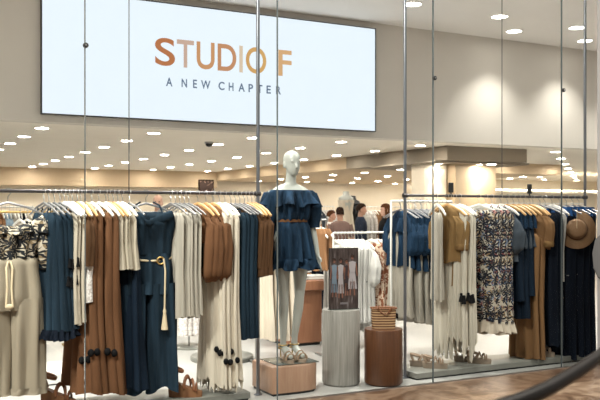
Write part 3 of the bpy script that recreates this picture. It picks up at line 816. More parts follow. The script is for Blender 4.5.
# palm print blouse and beige trousers, face out
def palm(root):
    cloth(MB(), [(-.20, .215, .05, .003, 0, 0), (-.235, .225, .075, .008, 0, -.005), (-.32, .205, .085, .012, 0, -.005), (-.43, .175, .075, .014, 0, 0), (-.485, .165, .07, .012, 0, 0)], pleats=11, seed=21, hem=.014).build('body', M['palm'], root, smooth=80)
    cloth(MB(), [(-.165, .20, .055, .002, 0, -.005), (-.2, .235, .09, .012, 0, -.008), (-.285, .25, .1, .02, 0, -.01)], pleats=13, seed=22, hem=.014, Mr=12, N=84, cap0=False).build('shoulder_frill', M['palm'], root, smooth=80)
    for o in root.children:
        for q in o.data.vertices:
            if q.co.z > -.32: q.co.z -= .085 * max(0, 1 - (q.co.x / .21) ** 2) * (q.co.z + .32) / .155
    for s in (-1, 1):
        mb = MB(); rings = []
        for j in range(18):
            u = j / 17; r = .05 + .03 * math.sin(PI * min(1, u * 1.05)) - (.015 if u > .9 else 0)
            rings.append([(s * (.225 + .02 * u) + r * math.cos(a) * (1 + .1 * math.sin(5 * a)), -.0 + r * math.sin(a), -.21 - .36 * u) for a in (2 * PI * k / 30 for k in range(30))])
        sl = mb.loft(rings).build('sleeve', M['palm'], root, smooth=80)
        MB().tube([(s * .245 + .052 * math.cos(a), .052 * math.sin(a), -.555) for a in (2 * PI * k / 24 for k in range(25))], .008, 8).build('cuff_band', M['black_cloth'], sl)
def trousers(hw, hem, crotch, waist, leg_in, leg_out, depth=.085, rope=True, mat='beige', seed=4):
    def f(root):
        cloth(MB(), [(waist, hw * .86, depth * .8, .006, 0, 0), (waist - .02, hw * .9, depth, .009, 0, 0), (crotch + .06, hw, depth * 1.15, .011, 0, 0), (crotch - .03, hw * 1.02, depth * 1.0, .01, 0, 0)], pleats=8, seed=seed, Mr=18).build('body', M[mat], root, smooth=80)
        for s in (-1, 1):
            c0, c1 = s * hw * .52, s * (leg_in + leg_out) / 2
            w1 = (leg_out - leg_in) / 2
            lg = cloth(MB(), [(crotch + .05, hw * .5, depth * 1.0, .006, c0, 0), (crotch - .15, hw * .5, depth * 1.05, .010, c0 * 1.0, 0), ((crotch + hem) / 2, (hw * .48 + w1) / 2, depth * 1.0, .012, (c0 + c1) / 2, 0), (hem + .03, w1, depth * .9, .010, c1, 0), (hem, w1 * 1.0, depth * .88, .009, c1, 0)], pleats=6, seed=seed + s, Mr=26, cap1=False).build('leg', M[mat], root, smooth=80)
            cloth(MB(), [(hem + .045, w1 * 1.04, depth * .93, .008, c1, 0), (hem - .004, w1 * 1.06, depth * .95, .008, c1, 0)], pleats=6, seed=seed + s, Mr=4, cap0=False).build('turn_up', M[mat], lg, smooth=80)
        if rope:
            for s in (-1, 1): MB().tube([(s * .008, -depth * 1.0, waist - .02), (s * .02, -depth * 1.3, waist - .06), (s * .014, -depth * 1.36, waist - .2), (s * .022, -depth * 1.42, waist - .33)], .007, 8).build('drawstring', M['rope'], root)
            MB().ball((.0, -depth * 1.42, waist - .33), (.03, .014, .02), 10, 8).build('knot', M['rope'], root)
    return f
xo = XP(8, RAILY)
t = thing('palm_print_blouse', 'cream and black palm print off-shoulder blouse hanging face out on left rail', 'blouse', (xo + .02, RAILY - .03, RAILZ), math.radians(-8)); palm(t)
hz = lambda px, py, Y=RAILY: ZP(px, py, Y) - RAILZ
t = thing('trousers', 'wide beige trousers with cream drawstring under the palm print blouse', 'trousers', (xo + .005, RAILY - .03, RAILZ), math.radians(-8))
trousers(.225, hz(10, 393), hz(10, 305), hz(10, 258), .004, .24)(t)
hanger('steel', (xo, RAILY, RAILZ), math.radians(-8), 'grey metal hanger holding the palm print blouse', 'hangers for palm print blouse').scale = (1.25, 1, 1)

def mk_denim(hem):
    return g_dress('denim_teal', hem + .05, w0=.15, w1=.19, t0=.03, t1=.05, a0=.006, a1=.018, pleats=9, seed=31, extra=ruffle('navy', hem + .07, hem, .195, .055, .02, 5))
cluster('denim_dress', 'dark teal denim dresses', 'dress', 'beside the palm print blouse', [44, 49, 54.5, 60], 337, mk_denim, 'steel', 'teal denim dresses on the left rail')
cluster('white_blouse', 'long off-white blouses', 'blouse', 'beside the teal denim dresses', [64.5, 68.5, 72.5], 322,
        lambda h: g_dress('cream_pleat', h, w0=.16, w1=.19, t0=.018, t1=.03, a1=.012, pleats=8, seed=41, extra=tassel_extra([(-.12, .045, -.62), (-.16, .045, -.55), (-.15, .05, -.68)], 'black_cloth')), 'white', 'off-white blouses on the left rail')
cluster('suede_blouse', 'short brown suede blouse', 'blouse', 'beside the off-white blouses', [77.5], 250, lambda h: g_blouse('brown_dark', h, w=.18, sl=.34, seed=51), 'oak', '')
cluster('lace_blouse', 'white lace blouse', 'blouse', 'squeezed against the brown maxi dresses', [81], 300, lambda h: g_dress('lace', h, top=-.4, w0=.18, w1=.2, t0=.02, t1=.04, a1=.012, seed=52), 'white', '')
def mk_brown(hem):
    L = hem
    return g_dress('brown', hem, w0=.14, w1=.235, t0=.03, t1=.082, a0=.006, a1=.026, pleats=7, seed=61, hemw=.014, extra=pompoms([(-.14, .092, hem + .25), (-.22, .06, hem + .31)], r=.024))
cluster('maxi_dress', 'brown suede maxi dresses', 'dress', 'left of the denim jumpsuit', [85.5, 92, 99, 106], 390, mk_brown, ['oak', 'white', 'white', 'white'], 'brown maxi dresses on the left rail')
cluster('pleated_dress', 'short cream pleated dresses', 'dress', 'between maxi dresses and denim jumpsuit', [109, 113.5, 118, 122.5], 268,
        lambda h: g_dress('cream_pleat', h, w0=.15, w1=.19, t0=.02, t1=.03, a1=.012, pleats=12, seed=71), ['oak', 'oak', 'white', 'white'], 'cream pleated dresses left of the jumpsuit')
# jumpsuit
xj = XP(146, RAILY)
t = thing('denim_jumpsuit', 'dark denim wide-leg jumpsuit with rope belt hanging face out on left rail', 'jumpsuit', (xj, RAILY - .02, RAILZ), math.radians(-12))
zw, zh = hz(149, 254), hz(149, 388)
cloth(MB(), [(-.15, .18, .06, .002, 0, -.01), (-.175, .205, .085, .006, 0, -.012), (-.24, .205, .10, .012, 0, -.01), (-.36, .185, .085, .01, 0, 0), (zw, .178, .08, .006, 0, 0)], pleats=7, seed=81, hem=.003).build('bodice', M['denim_teal'], t, smooth=80)
MB().tube([(-.185, -.07, -.165), (-.1, -.098, -.20), (0, -.105, -.235), (.1, -.098, -.20), (.19, -.07, -.165)], [.03, .036, .022, .036, .03], 12, .5).build('bandeau_fold', M['denim_teal'], t)
for s in (-1, 1): MB().tube([(s * .12, -.085, -.18), (s * .09, -.06, -.1), (s * .05, 0, -.075)], .007, 6).build('strap', M['denim_teal'], t)
cloth(MB(), [(zw + .01, .178, .08, .005, 0, 0), (zw - .1, .205, .095, .012, 0, 0), (zw - .3, .215, .1, .014, 0, 0)], pleats=8, seed=82, Mr=16, cap0=False).build('hips', M['denim_teal'], t, smooth=80)
for s in (-1, 1):
    cloth(MB(), [(zw - .22, .112, .10, .006, s * .106, 0), (zw - .5, .110, .10, .012, s * .110, 0), (zh, .104, .105, .018, s * .116, 0)], pleats=6, seed=83 + s, Mr=30, hem=.03).build('leg', M['denim_teal'], t, smooth=80)
rb = MB(); rb.tube([(.182 * math.cos(a), .086 * math.sin(a), zw - .012 - .035 * max(0, math.cos(a - 5.0))) for a in (2 * PI * k / 48 for k in range(49))], .008, 8)
rope = rb.build('rope_belt', M['rope'], t)
MB().tube([(.095 + .026 * math.cos(a), -.094, zw - .045 + .026 * math.sin(a)) for a in (2 * PI * k / 24 for k in range(25))], .007, 8).build('belt_ring', M['brass'], rope)
MB().tube([(.118, -.098, zw - .03), (.128, -.112, zw - .12), (.122, -.118, zw - .42)], .0065, 8).build('cord', M['rope'], rope)
MB().lathe([(.004, zw - .40), (.014, zw - .425), (.011, zw - .44), (.022, zw - .53), (.026, zw - .565)], 14, (.122, -.118)).build('tassel', M['rope'], rope)
hanger('steel', (xj, RAILY, RAILZ), math.radians(-12), 'grey metal hanger holding the denim jumpsuit', 'hangers for jumpsuit').scale = (1.1, 1, 1)
# a plain denim skirt dress tucked behind the jumpsuit
cluster('denim_skirt_dress', 'long dark denim dress', 'dress', 'half hidden behind the left leg of the jumpsuit', [129.5], 386, lambda h: g_dress('denim_deep', h, top=-.16, w0=.1, w1=.2, t0=.03, t1=.065, a1=.02, seed=88, pleats=8), 'steel', '')
cluster('pleated_dress', 'long pale pleated dresses', 'dress', 'right of the denim jumpsuit', [171, 175.5, 180, 184.5, 189], 316,
        lambda h: g_dress('grey_pleat', h, w0=.15, w1=.185, t0=.022, t1=.034, a1=.012, pleats=12, seed=91), 'steel', 'pale pleated dresses right of the jumpsuit')
cluster('suede_jacket', 'puff-sleeved brown suede jackets', 'jacket', 'before the ivory fringe dresses', [198, 206, 213], 270,
        lambda h: g_blouse('brown', h + .22, w=.16, t=.022, sl=.45, sr=.062, puff=True, seed=101, amp=.02, drop=.005), 'oak', 'brown suede jackets on the left rail', jit=7)
cluster('fringe_dress', 'long ivory fringe dresses', 'dress', 'between brown jackets and navy denim', [214, 219.5, 225], [383, 383, 383],
        lambda h: g_dress('ivory', h, w0=.15, w1=.19, t0=.028, t1=.048, a0=.005, a1=.014, pleats=16, seed=111, fringe=.10, extra=pompoms([(-.12, .06, h + .29), (-.15, .05, h + .265), (-.19, .02, h + .2)], r=.021)), 'white', 'ivory fringe dresses on the left rail')
cluster('denim_dress', 'navy denim dresses', 'dress', 'right of the ivory fringe dresses', [231, 235.5, 240, 244.5], 337,
        lambda h: g_dress('denim_teal', h, w0=.15, w1=.17, t0=.025, t1=.04, a1=.016, pleats=8, seed=121), 'steel', 'navy denim dresses on the left rail')
cluster('suede_blouse', 'brown suede blouses', 'blouse', 'at the left rail right end', [248, 252, 255.5], 276,
        lambda h: g_blouse('brown_dark', h, w=.18, t=.026, sl=.40, sr=.035, seed=131, drop=.0), 'oak', 'brown suede blouses at the rail end')

# ================================================================== RIGHT RAIL
cluster('white_shirt', 'narrow white shirt', 'shirt', 'left of the khaki shirts', [437], 300, lambda h: g_dress('grey_pleat', h, w0=.08, w1=.09, t0=.025, t1=.035, a1=.012, seed=201, pleats=8), 'white', '', rz=72)
cluster('khaki_shirt', 'khaki cuffed shirts', 'shirt', 'left of the white fringe dresses', [447, 452], [262, 284], lambda h: g_blouse('khaki', h, w=.15, t=.034, sl=.27, sr=.055, cuff='khaki_dark', seed=211, drop=.01), 'oak', 'khaki shirts on the right rail')
cluster('fringe_dress', 'long white fringe dresses', 'dress', 'between khaki shirts and floral dresses', [450, 455, 460], [345, 350, 342],
        lambda h: g_dress('bone', h, w0=.16, w1=.19, t0=.028, t1=.05, a0=.005, a1=.014, pleats=16, seed=221, fringe=.2, extra=tassel_extra([(-.19, .03, -.99), (-.17, .045, -.97)], 'black_cloth', .08, .02)), 'white', 'white fringe dresses on the right rail')
def mk_floral(h):
    return g_dress('floral', h + .1, top=-.13, w0=.17, w1=.2, t0=.05, t1=.065, a0=.006, a1=.016, pleats=9, seed=231, extra=ruffle('cream', h + .12, h, .2, .066, .012, 7, name='hem_fringe'))
cluster('floral_dress', 'floral print dresses', 'dress', 'midway along the right rail', [479, 486, 492], [331, 333, 333], mk_floral, 'white', 'floral dresses on the right rail', rz=124)
cluster('denim_shirt', 'grey denim shirt with ruffled shoulder', 'shirt', 'beside the floral dresses', [501], 262, lambda h: g_blouse('denim_grey', h, w=.17, t=.04, sl=.3, sr=.06, puff=True, seed=241), 'white', '')
cluster('denim_dress', 'navy and blue dresses', 'dress', 'left of the camel blouse', [507.5, 513.5, 519], [300, 318, 296],
        lambda h: g_dress('denim_deep', h, w0=.15, w1=.2, t0=.03, t1=.045, a1=.016, pleats=8, seed=251, extra=lambda r: (ruffle('denim_blue', -.15, -.3, .175, .04, .016, 9, name='shoulder_frill')(r), ruffle('denim_grey', -.3, -.5, .17, .035, .012, 4, name='waist_frill')(r))), 'oak', 'navy and blue dresses on the right rail')
cluster('camel_blouse', 'camel blouse with turned cuffs', 'blouse', 'above the long camel trousers', [533], 248, lambda h: g_blouse('camel', h, w=.18, t=.06, sl=.26, sr=.06, cuff='khaki_dark', seed=261, drop=.015), 'oak', '')
cluster('long_skirt', 'long camel trousers', 'trousers', 'under the camel blouse', [524, 530], 357, lambda h: g_dress('camel', h, top=-.36, w0=.14, w1=.17, t0=.04, t1=.06, a0=.008, a1=.016, pleats=8, seed=271), 'oak', 'camel trousers on the right rail')
cluster('navy_dress', 'dark navy dresses', 'dress', 'right of the camel blouse', [540, 545], 344, lambda h: g_dress('navy', h, w0=.15, w1=.18, t0=.03, t1=.045, a1=.016, seed=281), 'steel', 'dark navy dresses right of the camel blouse')
cluster('camisole', 'narrow white top', 'top', 'between two groups of navy dresses', [552], 280, lambda h: g_dress('white', h, w0=.14, w1=.15, t0=.02, t1=.02, a1=.006, seed=291), 'white', '')
def sequins(root):
    rg = random.Random(5)
    for zz in (-.78, -1.0, -1.14):
        mb = MB()
        for q in range(5): mb.box(-.15 + q * .06, -.125 + q * .06, .066, .072, zz - .008 + rg.uniform(-.01, .01), zz + .006, .002)
        mb.build('sequin_trim', M['chrome'], root)
cluster('maxi_dress', 'blue-shouldered navy maxi dresses', 'dress', 'behind the straw hat', [560, 566.5, 573, 579], 357,
        lambda h: g_dress('navy', h, w0=.15, w1=.17, t0=.04, t1=.06, a0=.005, a1=.014, pleats=8, seed=301, extra=lambda r: (ruffle('bright_blue', -.10, -.2, .16, .04, .016, 9, name='shoulder_frill')(r), sequins(r))), 'steel', 'maxi dresses at the right rail end')
# straw hat on the pole
xh = XP(576.5, .12)
t = thing('straw_hat', 'brown straw hat hanging at the right end of the right rail', 'hat', (xh, .12, 1.325))
t.rotation_euler = (math.radians(80), 0, math.radians(-44))
MB().lathe([(.07, .088), (.085, .08), (.098, .05), (.104, .006)], 40).build('crown', M['straw'], t)
rings = []
for j in range(8):
    r = .1 + .085 * j / 7
    rings.append([(r * math.cos(a), r * 1.05 * math.sin(a), .008 - .05 * (j / 7) ** 1.5 * (.6 + .4 * math.cos(2 * a)) + .012 * math.sin(3 * a) * j / 7) for a in (2 * PI * k / 48 for k in range(48))])
MB().loft(rings + [[(x, y, z - .004) for x, y, z in r] for r in reversed(rings)], False, False).build('brim', M['straw'], t)
MB().lathe([(.1055, .008), (.1045, .03), (.1005, .034)], 40).build('hat_band', M['brown_dark'], t)
MB().tube([(0, 0, .086), (.0, .05, .11), (0, .105, .12), (0, .185, .17)], .0025, 6).build('hanging_loop', M['rope'], t)

# ================================================================== INSIDE THE SHOP
def rack(label, x0, x1, Y, zr, mat='white_metal', base='feet', posts=True):
    t = thing('clothes_rack', label, 'clothes rack', ((x0 + x1) / 2, Y, 0)); w = (x1 - x0) / 2
    MB().tube([(-w, 0, zr), (w, 0, zr)], .012, 10).build('rail', M[mat], t)
    for s in (-1, 1):
        MB().tube([(s * w, 0, .012), (s * w, 0, zr)], .011, 10).build('post', M[mat], t)
        MB().box(s * w - .015, s * w + .015, -.22, .22, 0, .022, .004).build('foot', M[mat], t)
    if base == 'bar': MB().tube([(-w, 0, .14), (w, 0, .14)], .009, 8).build('lower_bar', M[mat], t)
    return t
# denim tops rack
Yd, zd = 1.1, 1.61
rack('white clothes rack behind the right rail carrying blue denim tops', XP(396, Yd) - .06, XP(452, Yd), Yd, zd)
cluster('ruffle_blouse', 'blue denim ruffle tops', 'top', 'behind the middle pole', [401, 407, 415, 421, 427], [266, 268, 269, 267, 268],
        lambda h: g_blouse('denim_blue', h, w=.18, t=.04, sl=.3, sr=.06, puff=True, amp=.02, pleats=9, seed=401, extra=ruffle('denim_blue', -.17, -.31, .2, .06, .022, 6, name='yoke_ruffle')), 'steel', 'denim tops on the rear rack', Y=Yd, zr=zd, rz=90)
cluster('pleated_skirt', 'grey and cream pleated dresses', 'dress', 'under the blue denim tops', [400.5, 409, 416, 422, 431, 436, 441], [316, 320, 322, 321, 323, 322, 319],
        lambda h: g_dress('grey_pleat', h, top=-.3, w0=.14, w1=.19, t0=.025, t1=.035, a1=.012, pleats=12, seed=411), 'steel', 'pleated dresses on the rear rack', Y=Yd, zr=zd, jit=3)
# white rack behind the photo board
Yw, zw_ = 1.95, 1.27
rack('white clothes rack behind the photo board carrying white clothes', XP(333, Yw), XP(392, Yw), Yw, zw_)
cluster('white_dress', 'white cotton dresses', 'dress', 'behind the dark photo board', [335, 338.5, 342, 345.5, 349, 352, 355, 358], [322] * 8,
        lambda h: g_dress('white', h, top=-.13, w0=.17, w1=.19, t0=.025, t1=.035, a1=.012, seed=421), 'white', 'white dresses behind the photo board', Y=Yw, zr=zw_)
cluster('white_blouse', 'white blouse with dark tie', 'blouse', 'at the right of the white dresses', [362], 330, lambda h: g_blouse('white', h, w=.19, t=.05, sl=.34, sr=.06, puff=True, seed=425, extra=lambda r: MB().tube([(-.1, .06, -.42), (-.14, .085, -.47), (-.16, .09, -.54)], [.012, .02, .014], 8, .5).build('tie', M['black_cloth'], r)), 'white', '', Y=Yw, zr=zw_)
cluster('printed_dress', 'brown spotted dresses', 'dress', 'behind the straw bag', [371, 377.5, 384], 312, lambda h: g_dress('animal', h, top=-.12, w0=.16, w1=.18, t0=.03, t1=.04, a1=.012, seed=431), 'white', 'spotted dresses on the white rack', Y=Yw, zr=zw_)
# cream dresses rack behind the mannequin
Yc, zc_ = 1.55, 1.42
rack('steel clothes rack behind the mannequin carrying cream dresses', XP(256, Yc), XP(326, Yc), Yc, zc_, 'steel')
cluster('cream_dress', 'long cream dresses', 'dress', 'on the steel rack behind mannequin', [261, 266, 271, 276, 281], [338, 336, 334, 338, 334], lambda h: g_dress('cream', h, w0=.15, w1=.2, t0=.03, t1=.042, a1=.016, seed=441), 'white', 'cream dresses behind the mannequin', Y=Yc, zr=zc_)
cluster('tan_blouse', 'tan sleeveless tops', 'top', 'just right of the mannequin', [315, 320.5], 270, lambda h: g_dress('tan', h, top=-.09, w0=.14, w1=.19, t0=.03, t1=.04, a1=.012, seed=451), 'white', 'tan tops right of the mannequin', Y=Yc, zr=zc_)
# terracotta table with folded clothes
Yt = 2.28
t = thing('display_table', 'terracotta wood pedestal table behind the mannequin legs', 'table', ((XP(288, Yt) + XP(322, Yt)) / 2, Yt + .32, 0))
w = (XP(322, Yt) - XP(288, Yt)) / 2
MB().box(-w + .015, w - .015, -.30, .30, 0, .03).build('base', M['black'], t)
MB().box(-w, w, -.32, .32, .03, .62, .008).build('pedestal', M['terracotta'], t)
MB().box(-w - .06, w + .05, -.38, .38, .62, .735, .008).build('top', M['terracotta'], t)
TX, TY = t.location.x, t.location.y
def folded(label, loc, rz, mat, n=1, k=1.0, group='folded clothes'):
    t = thing('folded_garment', label, 'folded clothes', loc, rz, group)
    rings = [rrect(.15 * k * s, .11 * k * s, z * k, 32, 5) for z, s in ((0, .96), (.008, 1), (.02, .97), (.026, .94), (.032, .97), (.044, .99), (.052, .93))]
    MB().loft(rings).build('folded_body', M[mat], t, smooth=60)
    MB().tube([(-.04 * k, -.1 * k, .052 * k), (0, -.07 * k, .06 * k), (.04 * k, -.1 * k, .052 * k)], .007 * k, 6).build('collar', M[mat], t)
for i, (dx, dy, dz, mat, lab) in enumerate(((-.1, -.22, 0, 'lace', 'pale folded top at the front left of the terracotta table'), (-.1, -.22, .054, 'white', 'white folded top on the pale one at the front left'),
      (.16, -.2, 0, 'white', 'white folded top at the front right of the terracotta table'), (.15, .1, 0, 'tan', 'tan folded top at the back right of the terracotta table'), (.15, .1, .054, 'lace', 'pale folded top on the tan one at the back right'), (-.14, .1, 0, 'white', 'white folded top at the back left of the terracotta table'))):
    folded(lab, (TX + dx, TY + dy, .736 + dz), math.radians(10 * i - 20), mat, k=.9, group='folded clothes on the terracotta table')
# low round bases and stands between the two rails
t = thing('round_stand', 'round grey base with a slim post behind the pale pleated dresses', 'stand', (XP(189, 2.8), 2.8, 0))
MB().lathe([(.2, 0), (.2, .012), (.19, .02)], 40).build('base', M['platform'], t)
MB().tube([(0, 0, .02), (0, 0, 1.2)], .012, 10).build('post', M['steel'], t)
MB().tube([(-.2, 0, 1.2), (.2, 0, 1.2)], .01, 8).build('arm', M['steel'], t)
cluster('cream_skirt', 'pale pink skirts', 'skirt', 'on the round-based stand', [182.5, 188, 193.5], 334, lambda h: g_dress('lace', h, top=-.2, w0=.14, w1=.19, t0=.03, t1=.05, a1=.014, seed=461), 'white', 'pale skirts on the round stand', Y=2.8, zr=1.2, rz=75)
t = thing('round_display_base', 'large low round grey display base behind the ivory fringe dresses', 'platform', (XP(222, 1.95), 1.95, 0))
MB().lathe([(.32, 0), (.32, .035), (.31, .045)], 56).build('top', M['platform'], t)
MB().lathe([(.06, .045), (.06, .055), (.012, .06), (.012, .62), (.10, .63), (.10, .645)], 24).build('column', M['steel'], t)
t = thing('low_plinth', 'low white plinth on the floor behind the left platform', 'plinth', (XP(58, 1.42), 1.75, 0))
MB().box(-.28, .45, -.3, .3, .01, .1, .006).build('body', M['white_metal'], t)
MB().box(-.26, .43, -.28, .28, 0, .012).build('base', M['black'], t)
# brass rack at the far left
Yb_, zb_ = 3.4, 1.5
t = rack('brass clothes rack standing behind the teal denim dresses', 1.0, XP(67, Yb_), Yb_, zb_, 'brass', 'bar')
cluster('cream_dress', 'cream dresses', 'dress', 'on the brass rack behind the left rail', [20, 27, 34, 41, 48, 55, 61], 300, lambda h: g_dress('cream', h, w0=.15, w1=.19, t0=.03, t1=.05, a1=.016, seed=471), 'white', 'cream dresses on the brass rack', Y=Yb_, zr=zb_)

# shelving units with folded stacks
def shelf_unit(label, x, y, w, h, n, stacks, gmat, rz=0):
    t = thing('shelving_unit', label, 'shelf', (x, y, 0), rz)
    for s in (-1, 1): MB().box(s * w / 2 - .012, s * w / 2 + .012, -.18, .18, 0, h, .003).build('side_panel', M['white_metal'], t)
    MB().box(-w / 2, w / 2, .168, .18, 0, h).build('back_panel', M['wall_cream'], t)
    for k in range(n): 
        z = .08 + (h - .1) * k / (n - 1)
        MB().box(-w / 2 + .012, w / 2 - .012, -.175, .168, z - .02, z, .003).build('shelf', M['plinth_oak'], t)
    return t
xs = XP(252, 5.2)
shelf_unit('white shelving unit with teal folded clothes, seen past the left rail end', xs, 5.2, .5, 1.35, 5, 0, 'teal_fold')
for k in range(1, 4):
    z = .08 + 1.25 * k / 4
    for j, mt in enumerate(('teal_fold', 'pale_blue')):
        folded(f'{["dark teal", "pale blue"][j]} folded top on shelf {NUM[k + 1]} of the white shelving unit', (xs - .02, 5.16, z + .001 + j * .06), 0, mt, k=1.1, group='folded clothes on the shelving unit')
xs2 = XP(116, 5.6)
shelf_unit('white shelving unit with tan folded clothes, seen left of the jumpsuit', xs2, 5.6, .8, 1.5, 5, 0, 'tan')
for k in range(1, 4):
    z = .08 + 1.4 * k / 4
    for j, mt in enumerate(('tan', 'cream', 'camel')):
        folded(f'{["tan", "cream", "camel"][j]} folded top on shelf {NUM[k + 1]} of the unit left of the jumpsuit', (xs2 - .19 + .19 * (j % 3) * 1.0, 5.55, z + .001), math.radians(90), mt, k=.8, group='folded clothes left of the jumpsuit')

# far racks of pale and blue clothes
PAL = ['white', 'pale_blue', 'cream', 'denim_grey', 'white', 'lace', 'tan', 'pale_blue', 'grey_pleat', 'navy', 'cream', 'black_cloth']
PALN = {'white': 'white', 'pale_blue': 'pale blue', 'cream': 'cream', 'denim_grey': 'grey blue', 'lace': 'pale lace', 'tan': 'tan', 'grey_pleat': 'pale grey', 'navy': 'navy', 'black_cloth': 'black'}
FAR = {}
def far_rack(name, px0, px1, Y, zr, n, seed, hem=.55):
    x0, x1 = XP(px0, Y), XP(px1, Y)
    rack(f'white clothes rack {name}', x0, x1, Y, zr)
    for i in range(n):
        m = PAL[(i // 2 + seed) % len(PAL)]
        x = x0 + (x1 - x0) * (i + .5) / n
        if m not in FAR:
            o = thing('hanging_blouse', '', 'top'); g_blouse(m, -(zr - hem), w=.17, t=.04, sl=.4, sr=.05, seed=500 + len(FAR))(o); FAR[m] = o
        else: o = dup(FAR[m])
        o.location = (x, Y, zr); a = math.radians(90 + RND.uniform(-8, 8)); o.rotation_euler = (0, 0, a)
        tag(o, f'{PALN[m]} top, {ORD[i]} from the left on the rack {name}', 'top', f'clothes on the rack {name}')
        hanger('white', (x, Y, zr), a, f'white hanger, {ORD[i]} from the left, rack {name}', f'hangers on the rack {name}')
far_rack('far behind the mannequin shoulder', 300, 334, 9.6, 1.62, 12, 0)
far_rack('far behind the suited man', 352, 400, 10.2, 1.62, 14, 3)
far_rack('deep inside at far left', -20, 34, 7.6, 1.58, 14, 4)
far_rack('deep inside behind the jumpsuit', 120, 176, 8.2, 1.5, 14, 1)
far_rack('deep inside behind the brown jackets', 196, 256, 9.4, 1.58, 14, 6)
far_rack('deep inside at far right', 505, 585, 8.4, 1.7, 14, 2)
# far picture
Yf = 16.54
t = thing('framed_picture', 'dark framed picture on the far wall above the brown jackets', 'picture', (XP(206, Yf), Yf, 2.02))
MB().box(-.24, .24, -.03, 0, 0, .42, .01).build('frame', M['hair_dark'], t, smooth=False)
MB().box(-.20, .20, -.034, -.028, .04, .38).build('print', printed('dark_painting', (.05, .03, .025), [((.3, .2, .15), .55, 1)], 5), t, smooth=False)
# dress forms
def form(label, px, Y, mat, dmat, ztop):
    t = thing('dress_form', label, 'dress form', (XP(px, Y), Y, 0))
    mb = MB(); oval(mb, [(ztop - .62, .14, .11, 0, 0), (ztop - .45, .12, .09, 0, 0), (ztop - .25, .16, .12, 0, 0), (ztop - .13, .17, .09, 0, 0), (ztop - .08, .08, .06, 0, 0), (ztop, .055, .055, 0, 0)]); mb.build('torso', M[mat], t)
    MB().lathe([(.2, 0), (.2, .02), (.02, .03), (.018, ztop - .6)], 24).build('stand', M['steel'], t)
    cloth(MB(), [(ztop - .18, .175, .115, .003, 0, 0), (ztop - .44, .13, .1, .004, 0, 0), (ztop - 1.2, .24, .2, .02, 0, 0)], pleats=10, seed=6, Mr=16, cap0=False).build('dress', M[dmat], t, smooth=80)
form('cream dress form standing behind the person in the dusty pink shirt', 346, 8.9, 'mannequin', 'cream', 1.93)
form('black dressed form beside the cream dress form', 353, 9.75, 'black', 'black_cloth', 1.86)

